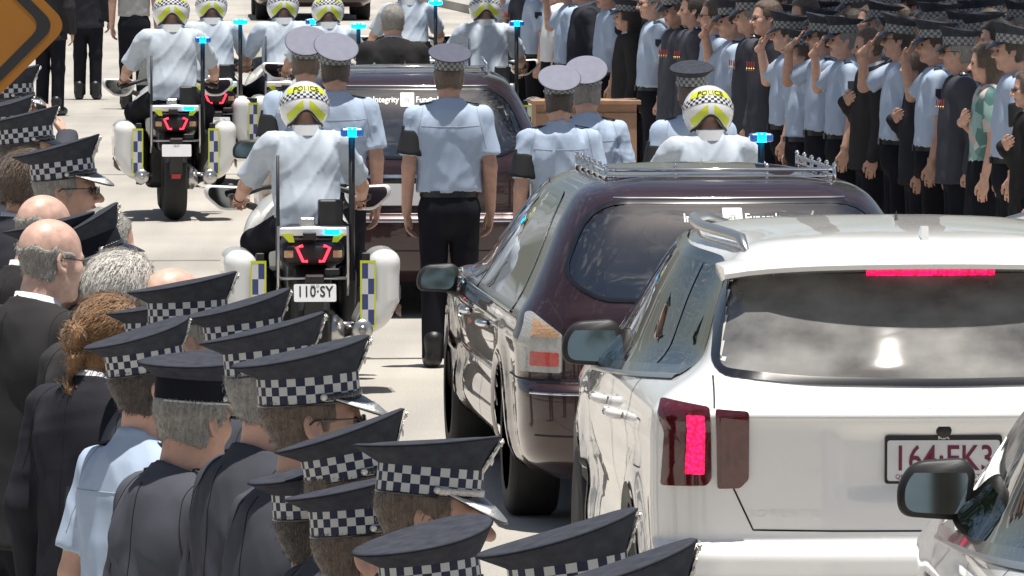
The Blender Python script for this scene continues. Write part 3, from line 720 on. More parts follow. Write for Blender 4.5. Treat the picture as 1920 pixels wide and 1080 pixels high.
    # strap with two buttons
    mb = MB()
    P = [Vector(((BA + .0055) * math.sin(t), (BB + .0055) * math.cos(t), .014)) for t in np.linspace(math.radians(-74), math.radians(74), 25)]
    for i in range(24):
        a, b = P[i], P[i + 1]; u = Vector((0, 0, .0065))
        o = Vector(((a.x + b.x) / 2, (a.y + b.y) / 2, 0)).normalized() * .002
        mb.add([a - u, b - u, b + u, a + u, a - u + o, b - u + o, b + u + o, a + u + o], [(4, 5, 6, 7), (0, 4, 7, 3), (3, 7, 6, 2), (0, 1, 5, 4), (1, 2, 6, 5)])
    strap = mb.mesh('chin_strap', M['black_gloss'], True)
    sstrap = strap.copy(); sstrap.materials[0] = M['silver']
    bts = []
    for s in (-1, 1):
        b = MB(); t = math.radians(76 * s); c = Vector(((BA + .006) * math.sin(t), (BB + .006) * math.cos(t), .015))
        b.lathe([(.008, 0), (.0075, .003), (.004, .005), (.0001, .0055)], (c.x if s > 0 else c.x, c.y, c.z), 'X', 12)
        if s < 0:
            b.V = [(2 * c.x - v[0], v[1], v[2]) for v in b.V]
        bts.append(b.mesh('strap_button', M['silver'], True))
    return dict(crown=crown, piping=pip, band=band, sweat=sweat, peak=pk, braid=braid, badge=badge, strap=strap, sstrap=sstrap, buttons=bts)
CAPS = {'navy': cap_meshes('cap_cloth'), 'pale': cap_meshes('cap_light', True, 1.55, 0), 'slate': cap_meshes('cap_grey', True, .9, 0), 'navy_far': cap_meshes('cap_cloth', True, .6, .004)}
def add_cap(parent, hm, kind='navy', tilt=0.12, braid=False, silver_strap=False, roll=None, plain=False, detail=True, sc=1.0):
    c = CAPS[kind]; rr = random.Random(round(parent.location.x * 1000)); roll = rr.uniform(-.05, .05) if roll is None else roll; sc = sc * rr.uniform(.97, 1.03)
    Mx = hm @ Matrix.Translation((0, -.012, .040)) @ Euler((tilt, roll, 0)).to_matrix().to_4x4() @ Matrix.Diagonal((sc, sc, sc, 1))
    o = place('cap', c['crown'], parent, Mx)
    b = place('chequered_band', c['band'], o)
    if plain: b.name = 'plain_band'; set_mat(b, M['piping'])
    if braid: place('peak', c['peak'], o); place('silver_braid', c['braid'], o)
    else: place('peak', c['peak'], o)
    if detail: place('badge', c['badge'], o); place('rim_piping', c['piping'], o); lb = place('lower_binding', c['sweat'], o)
    if plain and detail: set_mat(lb, M['white_piping'])
    if detail:
        place('chin_strap', c['sstrap' if silver_strap else 'strap'], o)
        for m in c['buttons']: place('strap_button', m, o)
    return o
def set_mat(o, m, i=0):
    o.material_slots[i].link = 'OBJECT'; o.material_slots[i].material = m; return o

# ---- text as a mesh laid on any surface
def text_geo(s, size, bold=0.0, spacing=1.0, align='CENTER', xs=1.0):
    cu = bpy.data.curves.new('t', 'FONT'); cu.body = s; cu.size = size; cu.align_x = align; cu.align_y = 'CENTER'; cu.space_character = spacing
    cu.offset = bold; cu.resolution_u = 3; cu.fill_mode = 'FRONT' if hasattr(cu, 'fill_mode') else cu.fill_mode
    ob = bpy.data.objects.new('t', cu); COL.objects.link(ob)
    dg = bpy.context.evaluated_depsgraph_get(); dg.update()
    me = ob.evaluated_get(dg).to_mesh()
    V = [(v.co.x * xs, v.co.y) for v in me.vertices]; Fc = [tuple(p.vertices) for p in me.polygons]
    ob.evaluated_get(dg).to_mesh_clear(); bpy.data.objects.remove(ob); bpy.data.curves.remove(cu)
    return V, Fc
def text_on(name, s, size, fn, m, parent, bold=0.0, spacing=1.0, align='CENTER', xs=1.0):
    V, Fc = text_geo(s, size, bold, spacing, align, xs)
    return place(name, mesh(name, [fn(u, v) for u, v in V], Fc, m, False), parent)
# ---- motorcycle helmet with the same frame as a head (front is +Y)
HC = (0, -.004, .012); HR = (.128, .150, .138)
def hp(lon, lat, off=0.0):      # lon 0 is the back, positive to the wearer's right
    r = [q + off for q in HR]
    return (HC[0] + r[0] * math.cos(lat) * math.sin(lon), HC[1] - r[1] * math.cos(lat) * math.cos(lon), HC[2] + r[2] * math.sin(lat))
def helmet_low(lon):            # lower edge latitude: high arch over the nape
    return math.radians(-50) + math.radians(26) * math.exp(-(lon / .55) ** 2)
def helmet_meshes():
    n, k = 48, 14; V = []; Fc = []
    for i in range(k + 1):
        for j in range(n):
            lon = -math.pi + 2 * math.pi * j / n; l0 = helmet_low(lon); lat = l0 + (math.radians(89.5) - l0) * i / k
            V.append(hp(lon, lat))
    Fc = [(i * n + j, i * n + (j + 1) % n, (i + 1) * n + (j + 1) % n, (i + 1) * n + j) for i in range(k) for j in range(n)]
    Fc.append(tuple(k * n + j for j in range(n)))
    n0 = len(V)
    for j in range(n): V.append(tuple(np.array(HC) + (np.array(V[j]) - np.array(HC)) * .86))      # inner rim
    Fc += [(j, n0 + j, n0 + (j + 1) % n, (j + 1) % n) for j in range(n)]
    shell = mesh('helmet', V, Fc, M['helmet'])
    def patch(name, la0, la1, lo0, lo1, m, off=.0016, nn=24, uv=True, follow=None):
        V = []; U = []; Fc = []
        for i in range(5):
            for j in range(nn + 1):
                lon = lo0 + (lo1 - lo0) * j / nn; a0 = la0(lon) if callable(la0) else la0; a1 = la1(lon) if callable(la1) else la1
                V.append(hp(lon, a0 + (a1 - a0) * i / 4, off)); U.append((j / nn, i / 4))
        for i in range(4):
            for j in range(nn): a = i * (nn + 1) + j; Fc.append((a, a + 1, a + nn + 2, a + nn + 1))
        return mesh(name, V, Fc, m, True, None, U)
    R = math.radians; sag = lambda b: (lambda lon: R(b) - R(7) * min(1.0, abs(lon) / 1.2) ** 1.5)
    out = [shell,
           patch('yellow_band', sag(23), sag(40), -.95, .95, M['yellow']),
           patch('chequered_band', sag(7), sag(22), -1.5, 1.5, M['cheq_helmet'], .0018, 40)]
    for s in (-1, 1):
        lo0, lo1 = (.12, 1.0) if s > 0 else (-1.0, -.12)
        out.append(patch('yellow_flash', lambda lon: helmet_low(lon) + R(7), lambda lon: min(sag(6)(lon), helmet_low(lon) + R(26)), lo0, lo1, M['yellow'], .0016, 12))
    out.append(patch('black_rim', helmet_low, lambda lon: helmet_low(lon) + R(5), -math.pi, math.pi, M['black'], .003, 48))
    out.append(patch('top_vent', R(66), R(70), -.9, .9, M['black'], .003, 10))
    V, Fc = text_geo('POLICE', .040, .0012, 1.05)
    out.append(mesh('police_lettering', [hp(u / .115, sag(30.5)(u / .115) + v / .125, .0032) for u, v in V], Fc, M['black_text'], False))
    # visor and its pivots, seen only from the front and side
    V = []; Fc = []
    for i in range(5):
        for j in range(25):
            lon = math.pi - 1.25 + 2.5 * j / 24; V.append(hp(lon, R(-14) + R(34) * i / 4, .004))
    Fc = [(i * 25 + j, i * 25 + j + 1, (i + 1) * 25 + j + 1, (i + 1) * 25 + j) for i in range(4) for j in range(24)]
    out.append(mesh('visor', V, Fc, M['black_gloss']))
    return out
HELMET = helmet_meshes()
# sunglasses
def glasses_mesh():
    mb = MB()
    for s in (-1, 1):
        out = [(s * (.031 + .024 * math.cos(a)), -.004 + .017 * math.sin(a) * (1.05 if math.sin(a) < 0 else .8)) for a in np.linspace(0, 2 * math.pi, 15)[:-1]]
        mb.prism(out, lambda u, v, w: (u, .104 - 2.2 * u * u + w, v), .003)
        mb.tube([(s * .054, .097, .002), (s * .078, .05, .004), (s * .083, -.005, .004), (s * .08, -.03, -.012)], .0022, 6)
    mb.tube([(-.01, .106, 0), (.01, .106, 0)], .0018, 5)
    return mb.mesh('sunglasses', M['black_gloss'], True)
GLASSES = glasses_mesh()
def epaulette_mesh(s):
    mb = MB(); out = [(.000, -.024), (.085, -.028), (.085, .028), (.000, .024), (-.02, 0)]
    mb.prism(out, lambda u, v, w: (s * (.085 + u), -.012 + v, 1.524 - .12 * u - .7 * u * u + w), .007)
    return mb.mesh('epaulette', M['cap_cloth'])
def pips_mesh(s):
    mb = MB()
    for u in (.03, .055, .075): mb.lathe([(.009, 0), (.006, .004), (.0001, .006)], (s * (.085 + u), -.012, 1.530 - .12 * u - .7 * u * u), 'Z', 8)
    return mb.mesh('rank_pips', M['silver'])
EPA = [(epaulette_mesh(s), pips_mesh(s)) for s in (-1, 1)]
def armband_mesh(pose, lod=True):
    S, E = [np.array(p) for p in arm_pts(pose)[1][:2]]
    a = S + (E - S) * .30; b = S + (E - S) * .79
    def f(X, Y, Z):
        u = (E - S) / np.linalg.norm(E - S)
        d = cone((X, Y, Z), a - u * .05, b + u * .05, .068, .086)
        t = (X - a[0]) * u[0] + (Y - a[1]) * u[1] + (Z - a[2]) * u[2]
        return np.maximum(np.maximum(d, -t), t - np.linalg.norm(b - a))
    lo = np.minimum(a, b) - .12; hi = np.maximum(a, b) + .12
    V, Fc = surfnet(f, lo, hi, .011); return mesh('armband', V, Fc, M['armband'])
def medal_mesh():
    mb = MB()
    for i in range(4): mb.box((-.055 - .022 * i, .135 - .012 * i, 1.335), (.009, .003, .018))
    a = mb.mesh('medal_ribbon', M['red_cloth']); mb = MB()
    for i in range(4): mb.lathe([(.012, -.002), (.012, .002)], (-.055 - .022 * i, .139 - .012 * i, 1.303), 'Y', 10)
    return a, mb.mesh('medal', M['gold'])
MEDALS = medal_mesh()
def tie_mesh():
    mb = MB(); mb.prism([(-.012, 0), (.012, 0), (.026, -.26), (0, -.30), (-.026, -.26)], lambda u, v, w: (u, .132 + w - .1 * abs(v) * (1 if v > -.15 else .6) + .02 * (v < -.1), 1.475 + v), .012)
    mb.box((0, .105, 1.485), (.02, .015, .016)); return mb.mesh('tie', M['trousers'])
TIE = tie_mesh()
def belt_mesh():
    mb = MB(); P = [(.168 * math.sin(t), .132 * math.cos(t)) for t in np.linspace(0, 2 * math.pi, 33)[:-1]]
    V = [(x, y, z) for z in (.975, 1.012) for x, y in P]; n = 32
    mb.add(V, [(j, (j + 1) % n, n + (j + 1) % n, n + j) for j in range(n)]); mb.box((0, .137, .993), (.03, .006, .02)); return mb.mesh('belt', M['leather'])
BELT = belt_mesh()
PATCH = MB().prism([(-.032, .035), (.032, .035), (.032, -.01), (0, -.045), (-.032, -.01)], lambda u, v, w: (-.262 - .16 * (-v) + w * -1, -.022 + u, 1.345 + v), .012).mesh('shoulder_patch', M['cap_cloth'])

# ------------------------------------------------------------------ assembling a person
GARM = {}
def garment(key, fn):
    if key not in GARM: GARM[key] = fn()
    return GARM[key]
def person(loc, face, height=1.78, pose='down', outfit='shirt', head=(0, 0, 0), cap=None, hair=('short', 'hair_brown'), lod=1, seed=1, label='', group=None,
           glasses=False, armband=False, wide=1.0, belly=0.0, skin='skin', cap_opts=None, name='person', top=None, cat='person', collar=False, build=1.0, lean=0.0):
    """face: compass angle from straight ahead towards the right, in degrees; head = (pitch up, yaw right, roll) in degrees"""
    root = empty(name, (loc[0], loc[1], 0), -math.radians(face), height / 1.80); root.scale = (height / 1.80 * build, height / 1.80 * build, height / 1.80); tag(root, label, cat, group)
    if lean:
        a = math.radians(lean); fx, fy = math.sin(math.radians(face)), math.cos(math.radians(face)); d = height * .95 * math.sin(a)
        root.rotation_euler = (-a, 0, -math.radians(face)); root.location = (loc[0] - fx * d, loc[1] - fy * d, 0); head = (head[0] + lean, head[1], head[2])
    hm = head_matrix(math.radians(head[0]), math.radians(head[1]), math.radians(head[2]))
    skirted = outfit in ('floral', 'skirt')
    bk = ('body', pose, lod, head, skirted, skin)
    place('body', garment(bk, lambda: body_mesh(pose, hm, lod, False, skirted, skin=skin)), root)
    if outfit in ('shirt', 'white_shirt', 'grey_shirt', 'floral', 'skirt'):
        mt = {'skirt': 'white_shirt'}.get(outfit, outfit)
        o = place('shirt', garment(('sh', pose, seed, lod, wide, belly), lambda: shirt_mesh(pose, seed, lod, False, False, wide, belly)), root); set_mat(o, M[top or mt])
        if lod == 0: place('seam', garment(('ss', pose, seed, wide), lambda: seam_mesh(o.data, False)), o)
        if outfit == 'floral': o.name = 'blouse'
        place('skirt' if skirted else 'trousers', garment(('tr', seed % 2, lod, skirted), lambda: trouser_mesh(seed % 2, lod, 'trousers', skirted)), root)
        if outfit == 'shirt':
            place('belt', BELT, root)
            for i in (0, 1): place('epaulette', EPA[i][0], root, Matrix.Translation((0, 0, -.010)))
            place('shoulder_patch', PATCH, root) if pose != 'ride' else None
    else:
        mt = outfit
        o = place('tunic' if outfit == 'tunic' else 'jacket', garment(('tu', pose, seed, lod, wide, belly), lambda: tunic_mesh(pose, seed, lod, wide, belly)), root); set_mat(o, M[top or mt])
        if lod == 0: place('seam', garment(('st', pose, seed, wide, belly), lambda: seam_mesh(o.data, True)), o)
        place('trousers', garment(('tr', seed % 2, lod, False), lambda: trouser_mesh(seed % 2, lod)), root)
        if outfit == 'tunic':
            for i in (0, 1): e = place('epaulette', EPA[i][0], root, Matrix.Translation((0, 0, .004))); place('rank_pips', EPA[i][1], e)
            place('medal_ribbon', MEDALS[0], root, Matrix.Translation((0, .022, 0))); place('medal', MEDALS[1], root, Matrix.Translation((0, .022, 0)))
        if collar or outfit in ('suit', 'jacket'): place('shirt_collar', garment('collar', collar_mesh), root)
    for m in SHOES: place('shoe', m, root)
    if armband: place('armband', garment(('ab', pose), lambda: armband_mesh(pose)), root)
    if hair: h = place('hair', (HAIR_CAP if cap else HAIR)[hair[0]], root, hm); set_mat(h, M[hair[1]])
    if glasses: place('sunglasses', GLASSES, root, hm)
    if cap: add_cap(root, hm, cap, **(cap_opts or {}))
    return root
def collar_mesh():
    V = []; n = 28
    for z, k in ((1.500, 1.0), (1.548, .90), (1.546, .86), (1.50, .95)):
        for j in range(n):
            t = 2 * math.pi * j / n; V.append((.074 * k * math.sin(t), -.021 + .078 * k * math.cos(t), z - .030 * max(0, math.cos(t)) + .010 * max(0, -math.cos(t))))
    return mesh('shirt_collar', V, [(i * n + j, i * n + (j + 1) % n, (i + 1) * n + (j + 1) % n, (i + 1) * n + j) for i in range(3) for j in range(n)], M['white_shirt'])

# ------------------------------------------------------------------ cars: a shell S(t, v), t round the plan outline from tail to nose, v up the rows
class Shell:
    def __init__(s, rows, xc=.80, rear_bow=.10, depth=.30, taper=.06, disp=None, front_bow=.35, rt=0.0, rz=(1.08, 1.26)):
        s.rt = rt; s.rz = rz
        s.R = np.array(rows, float); s.n = len(rows); s.cache = {}; s.xc = xc; s.bow = rear_bow; s.dep = depth; s.tap = taper; s.disp = disp; s.fb = front_bow
    def row(s, v):
        k = round(v * 1e5)
        if k not in s.cache: s.cache[k] = s.row0(v)
        return s.cache[k]
    def row0(s, v):
        v = min(max(v, 0), s.n - 1.0001); i = int(v); u = v - i; R = s.R
        p0, p1, p2, p3 = R[max(i - 1, 0)], R[i], R[i + 1], R[min(i + 2, s.n - 1)]
        # monotone-ish Catmull-Rom
        m1 = np.where((p1 - p0) * (p2 - p1) > 0, (p2 - p0) / 2, 0); m2 = np.where((p2 - p1) * (p3 - p2) > 0, (p3 - p1) / 2, 0)
        d = p2 - p1; m1 = np.clip(m1, -3 * abs(d), 3 * abs(d)); m2 = np.clip(m2, -3 * abs(d), 3 * abs(d))
        return (2 * u ** 3 - 3 * u ** 2 + 1) * p1 + (u ** 3 - 2 * u ** 2 + u) * m1 + (-2 * u ** 3 + 3 * u ** 2) * p2 + (u ** 3 - u ** 2) * m2
    def pt(s, t, v):
        z, w, r, f = s.row(v); L = f - r; w0 = w; g = min(1, max(0, (z - s.rz[0]) / (s.rz[1] - s.rz[0]))); g = s.rt * g * g * (3 - 2 * g); w = w * (1 - g); xc = s.xc * w
        dep = min(s.dep, .3 * L); y1 = r + s.bow * w * s.xc ** 2; y2 = y1 + dep; y3 = f - min(.5, .25 * L)
        y3 = max(y3, y2 + 1e-3)
        if t < .3: x = xc * t / .3; y = r + s.bow * w * (x / max(w, 1e-6)) ** 2
        elif t < .45: a = (t - .3) / .15 * math.pi / 2; x = xc + (w - xc) * math.sin(a); y = y2 - (y2 - y1) * math.cos(a)
        elif t < .85: u = (t - .45) / .4; y = y2 + (y3 - y2) * u; k = max(0, (.55 - u) / .55); x = w0 * (1 - g * k * k * (3 - 2 * k)) * (1 - s.tap * max(0, (u - .55) / .45) ** 2)
        else: a = (t - .85) / .15 * math.pi / 2; x = w0 * (1 - s.tap) * math.cos(a) ** .8; y = y3 + (f - y3) * math.sin(a) ** .9
        p = np.array((-x, y, z))                    # left half
        return p
    def P(s, t, v, off=0.0):
        p = s.pt(t, v)
        d = off + (s.disp(p, t) if s.disp else 0.0)
        if d: p = p + d * s.N(t, v)
        return p
    def N(s, t, v):
        e = 1e-3; a = s.pt(min(t + e, .999), v) - s.pt(max(t - e, 0.0), v); b = s.pt(t, min(v + .02, s.n - 1.001)) - s.pt(t, max(v - .02, 0))
        n = np.cross(b, a); l = np.linalg.norm(n)
        return n / l if l > 1e-12 else np.array((0, 0, 1.0))
    def vz(s, z):
        lo, hi = 0.0, s.n - 1.001
        for _ in range(30):
            m = (lo + hi) / 2
            if s.row(m)[0] < z: lo = m
            else: hi = m
        return (lo + hi) / 2
    def rear(s, x, z, off=0.0):           # x is negative on the left; mirrored for the right
        v = s.vz(z); sg = -1 if x <= 0 else 1; ax = abs(x); lo, hi = 0.0, .45
        for _ in range(30):
            m = (lo + hi) / 2
            if -s.pt(m, v)[0] < ax: lo = m
            else: hi = m
        p = s.P((lo + hi) / 2, v, off); return (p[0] * -sg, p[1], p[2])
    def side(s, y, z, off=0.0, sg=-1):
        v = s.vz(z); lo, hi = .25, .999
        for _ in range(30):
            m = (lo + hi) / 2
            if s.pt(m, v)[1] < y: lo = m
            else: hi = m
        p = s.P((lo + hi) / 2, v, off); return (p[0] * -sg, p[1], p[2])
def inside(poly, q):
    x, y = q; c = False; n = len(poly)
    for i in range(n):
        (x1, y1), (x2, y2) = poly[i], poly[(i + 1) % n]
        if (y1 > y) != (y2 > y) and x < (x2 - x1) * (y - y1) / (y2 - y1) + x1: c = not c
    return c
def rounded(poly, r, n=5):
    out = []; k = len(poly)
    for i in range(k):
        p = Vector(poly[i]); a = Vector(poly[i - 1]) - p; b = Vector(poly[(i + 1) % k]) - p
        rr = min(r if not isinstance(r, (list, tuple)) else r[i], a.length * .48, b.length * .48); A = p + a.normalized() * rr; B = p + b.normalized() * rr
        for j in range(n + 1):
            u = j / n; q = A * (1 - u) ** 2 + p * 2 * u * (1 - u) + B * u * u; out.append((q.x, q.y))
    return out
def densify(poly, step):
    out = []; k = len(poly)
    for i in range(k):
        a, b = Vector(poly[i]), Vector(poly[(i + 1) % k]); n = max(1, int((b - a).length / step))
        out += [tuple(a + (b - a) * j / n) for j in range(n)]
    return out
def patch(name, poly, fn, m, parent, off=.004, rings=7, skirt=.008, step=.03, smooth=True):
    """fill a 2-D outline and lay it on a surface; fn(u, v, off) -> 3-D"""
    P = densify(poly, step); n = len(P); c = (sum(p[0] for p in P) / n, sum(p[1] for p in P) / n)
    V = [fn(c[0], c[1], off)]; Fc = []
    for k in range(1, rings + 1):
        for p in P: V.append(fn(c[0] + (p[0] - c[0]) * k / rings, c[1] + (p[1] - c[1]) * k / rings, off))
    for p in P: V.append(fn(p[0], p[1], off - skirt))
    for j in range(n): Fc.append((0, 1 + j, 1 + (j + 1) % n))
    for k in range(rings):
        for j in range(n): a = 1 + k * n; Fc.append((a + j, a + n + j, a + n + (j + 1) % n, a + (j + 1) % n))
    me = mesh(name, V, Fc, m, smooth)
    bm = bmesh.new(); bm.from_mesh(me); bmesh.ops.recalc_face_normals(bm, faces=bm.faces)
    for e in bm.edges:
        if len(e.link_faces) == 2 and e.calc_face_angle(0) > .8: e.smooth = False
    bm.to_mesh(me); bm.free()
    return place(name, me, parent)
def ribbon(name, line, fn, m, parent, w=.004, off=.0015, closed=False, thick=0.0, step=.03):
    L = [Vector(p) for p in line]; D = []
    k = len(L)
    for i in range(k - (0 if closed else 1)):
        a, b = L[i], L[(i + 1) % k]; n = max(1, int((b - a).length / step)); D += [a + (b - a) * j / n for j in range(n)]
    if not closed: D.append(L[-1])
    V = []; n = len(D)
    for i in range(n):
        d = (D[(i + 1) % n] - D[i - 1]) if closed else (D[min(i + 1, n - 1)] - D[max(i - 1, 0)])
        d = d.normalized(); q = Vector((-d.y, d.x)) * w
        V.append(fn(D[i].x + q.x, D[i].y + q.y, off)); V.append(fn(D[i].x, D[i].y, off + thick)); V.append(fn(D[i].x - q.x, D[i].y - q.y, off))
    Fc = []
    for i in range(n if closed else n - 1):
        j = (i + 1) % n
        for q in (0, 1): Fc.append((3 * i + q, 3 * j + q, 3 * j + q + 1, 3 * i + q + 1))
    return place(name, mesh(name, V, Fc, m, True), parent)
def shell_mesh(name, S, m, holes_rear=(), holes_side=(), wheels=(), off=0.0, nt=150, nv=110, shrink=.985):
    T = np.concatenate([np.linspace(0, .3, 26), np.linspace(.3, .45, 26)[1:], np.linspace(.45, .85, 90)[1:], np.linspace(.85, 1.0, 14)[1:]])
    VV = np.linspace(0, S.n - 1.001, nv); V = []; nT = len(T)
    for v in VV:
        for t in T: V.append(S.P(t, v, off))
    V = np.array(V); V0 = np.array([S.pt(t, v) for v in VV for t in T]) ; keep = []
    def shr(poly):
        n = len(poly); c = (sum(p[0] for p in poly) / n, sum(p[1] for p in poly) / n); return [(c[0] + (p[0] - c[0]) * shrink, c[1] + (p[1] - c[1]) * shrink) for p in poly]
    HR = [shr(h) for h in holes_rear]; HS = [shr(h) for h in holes_side]
    zw = {}
    def kill(i, j):
        q = [V0[i * nT + j], V0[i * nT + j + 1], V0[(i + 1) * nT + j], V0[(i + 1) * nT + j + 1]]
        tm = T[j]
        if tm < .45:
            for h in HR:
                if all(inside(h, (p[0], p[2])) or inside(h, (-p[0], p[2])) for p in q): return True
        if tm > .28:
            for h in HS:
                if all(inside(h, (p[1], p[2])) for p in q): return True
            for (wy, wz, wr) in wheels:
                if all((p[1] - wy) ** 2 + (p[2] - wz) ** 2 < wr * wr for p in q): return True
        return False
    Fc = []
    for i in range(nv - 1):
        for j in range(nT - 1):
            if not kill(i, j): a = i * nT + j; Fc.append((a, a + nT, a + nT + 1, a + 1))
    n = len(V); W = V * np.array((-1, 1, 1)); Fm = [tuple(n + k for k in f[::-1]) for f in Fc]
    me = mesh(name, np.vstack([V, W]), Fc + Fm, m)
    bm = bmesh.new(); bm.from_mesh(me); bmesh.ops.remove_doubles(bm, verts=bm.verts, dist=1e-5); bmesh.ops.delete(bm, geom=[v for v in bm.verts if not v.link_faces], context='VERTS')
    bmesh.ops.recalc_face_normals(bm, faces=bm.faces)
    for f in bm.faces: f.smooth = True
    bm.to_mesh(me); bm.free(); return me
def wheel(parent, x, y, r, w):
    sg = -1 if x < 0 else 1
    o = MB().lathe([(r * .66, -w / 2), (r * .93, -w / 2), (r, -w * .38), (r, w * .38), (r * .93, w / 2), (r * .66, w / 2), (r * .66, -w / 2)], (x, y, r), 'X', 40).build('wheel', M['rubber'], parent, True)
    rim = MB(); 
    rim.lathe([(r * .655, -w * .4), (r * .655, w * .40), (r * .60, w * .42), (r * .58, w * .2), (r * .2, w * .1), (r * .1, w * .28), (.001, w * .28)] if sg > 0 else [(r * .655, w * .4), (r * .655, -w * .40), (r * .60, -w * .42), (r * .58, -w * .2), (r * .2, -w * .1), (r * .1, -w * .28), (.001, -w * .28)], (x, y, r), 'X', 40)
    for k in range(5):
        a = 2 * math.pi * k / 5
        for da in (-.12, .12): rim.tube([(x + sg * w * .30, y + .06 * math.cos(a), r + .06 * math.sin(a)), (x + sg * w * .36, y + r * .62 * math.cos(a + da), r + r * .62 * math.sin(a + da))], [.022, .016], 6)
    rim.build('rim', M['alu'], o, True)
    return o
def plate(parent, c, w, h, R, txt, inkm, size, top=None, bottom=None, frame=True, kia=False):
    """a number plate facing -Y (car rear), tilted by R"""
    fn = lambda u, v, off: tuple(Vector(c) + R @ Vector((u, -off, v)))
    fr = None
    if frame:
        o = rounded([(-w / 2 - .008, -h / 2 - .010), (w / 2 + .008, -h / 2 - .010), (w / 2 + .008, h / 2 + .016), (-w / 2 - .008, h / 2 + .016)], .012)
        fr = patch('plate_frame', o, fn, M['black'], parent, .006, 2, .008, .05, False)
    pl = patch('number_plate', rounded([(-w / 2, -h / 2), (w / 2, -h / 2), (w / 2, h / 2), (-w / 2, h / 2)], .010), fn, M['plate'], parent, .0085, 2, .004, .05, False)
    tf = lambda u, v: fn(u, v, .0105)
    text_on('plate_number', txt, size, lambda u, v: tf(u, v + .004), M[inkm], pl, .0012, 1.04, xs=.80)
    if top: text_on('plate_state', top, size * .28, lambda u, v: tf(u, v + h * .37), M[inkm], pl)
    if bottom: text_on('plate_state', bottom, size * .18, lambda u, v: tf(u, v - h * .40), M[inkm], pl)
    if kia: text_on('frame_lettering', 'KIA', .017, lambda u, v: fn(u, v + h / 2 + .0085, .0072), M['white_text'], fr, .0006, .92, xs=1.5)
    return pl

def copy_tree(o, parent=None):
    c = o.copy(); COL.objects.link(c)
    if parent is not None:
        c.parent = parent
    for ch in list(o.children): copy_tree(ch, c)
    return c
def door_mirror(parent, base, sg, w=.24, h=.155, body='black', name='door_mirror', yaw=-.03):
    """a wing mirror on its arm; base is where the arm leaves the door; glass faces backwards"""
    bx, by, bz = base; c = Vector((bx + sg * (.055 + w / 2), by + .02, bz + .10))
    out = rounded([(-w / 2, -h * .42), (w * .42, -h * .50), (w / 2, h * .30), (w * .36, h / 2), (-w * .30, h * .44), (-w / 2, h * .10)], .05, 6)
    Ry = Matrix.Rotation(-sg * yaw, 3, 'Z')
    mb = MB(); n = len(out); rings = []
    for (k, y) in ((1.0, 0.0), (1.06, .02), (1.05, .06), (.85, .11), (.45, .135), (.02, .14)):
        rings.append([tuple(c + Ry @ Vector((-sg * u * k * -1 if False else sg * -u * k, y, v * k))) for u, v in out])
    V = [p for r in rings for p in r]; Fc = [(i * n + j, i * n + (j + 1) % n, (i + 1) * n + (j + 1) % n, (i + 1) * n + j) for i in range(5) for j in range(n)]
    Fc.append(tuple(range(n))); mb.add(V, Fc)
    o = mb.build(name, M[body], parent, True)
    g = MB(); g.add([tuple(c + Ry @ Vector((sg * -u * .86, -.004 + v * .07, v * .84 ))) for u, v in out], [tuple(range(n))])
    g.build('mirror_glass', M['mirror'], o)
    MB().tube([(bx - sg * .02, by + .03, bz + .0), (bx + sg * .04, by + .04, bz + .025), tuple(c + Ry @ Vector((-sg * w * .30, .05, -h * .38)))], [.030, .026, .028], 8).build('mirror_arm', M['black'], o, True)
    return o
def seat_back(parent, x, y, m):
    mb = MB(); mb.box((x, y, .95), (.22, .06, .28), None, .05); mb.box((x, y - .02, 1.31), (.12, .05, .075), None, .04)
    mb.tube([(x - .05, y, 1.2), (x - .05, y, 1.27)], .008); mb.tube([(x + .05, y, 1.2), (x + .05, y, 1.27)], .008)
    return mb.build('seat', m, parent, True)

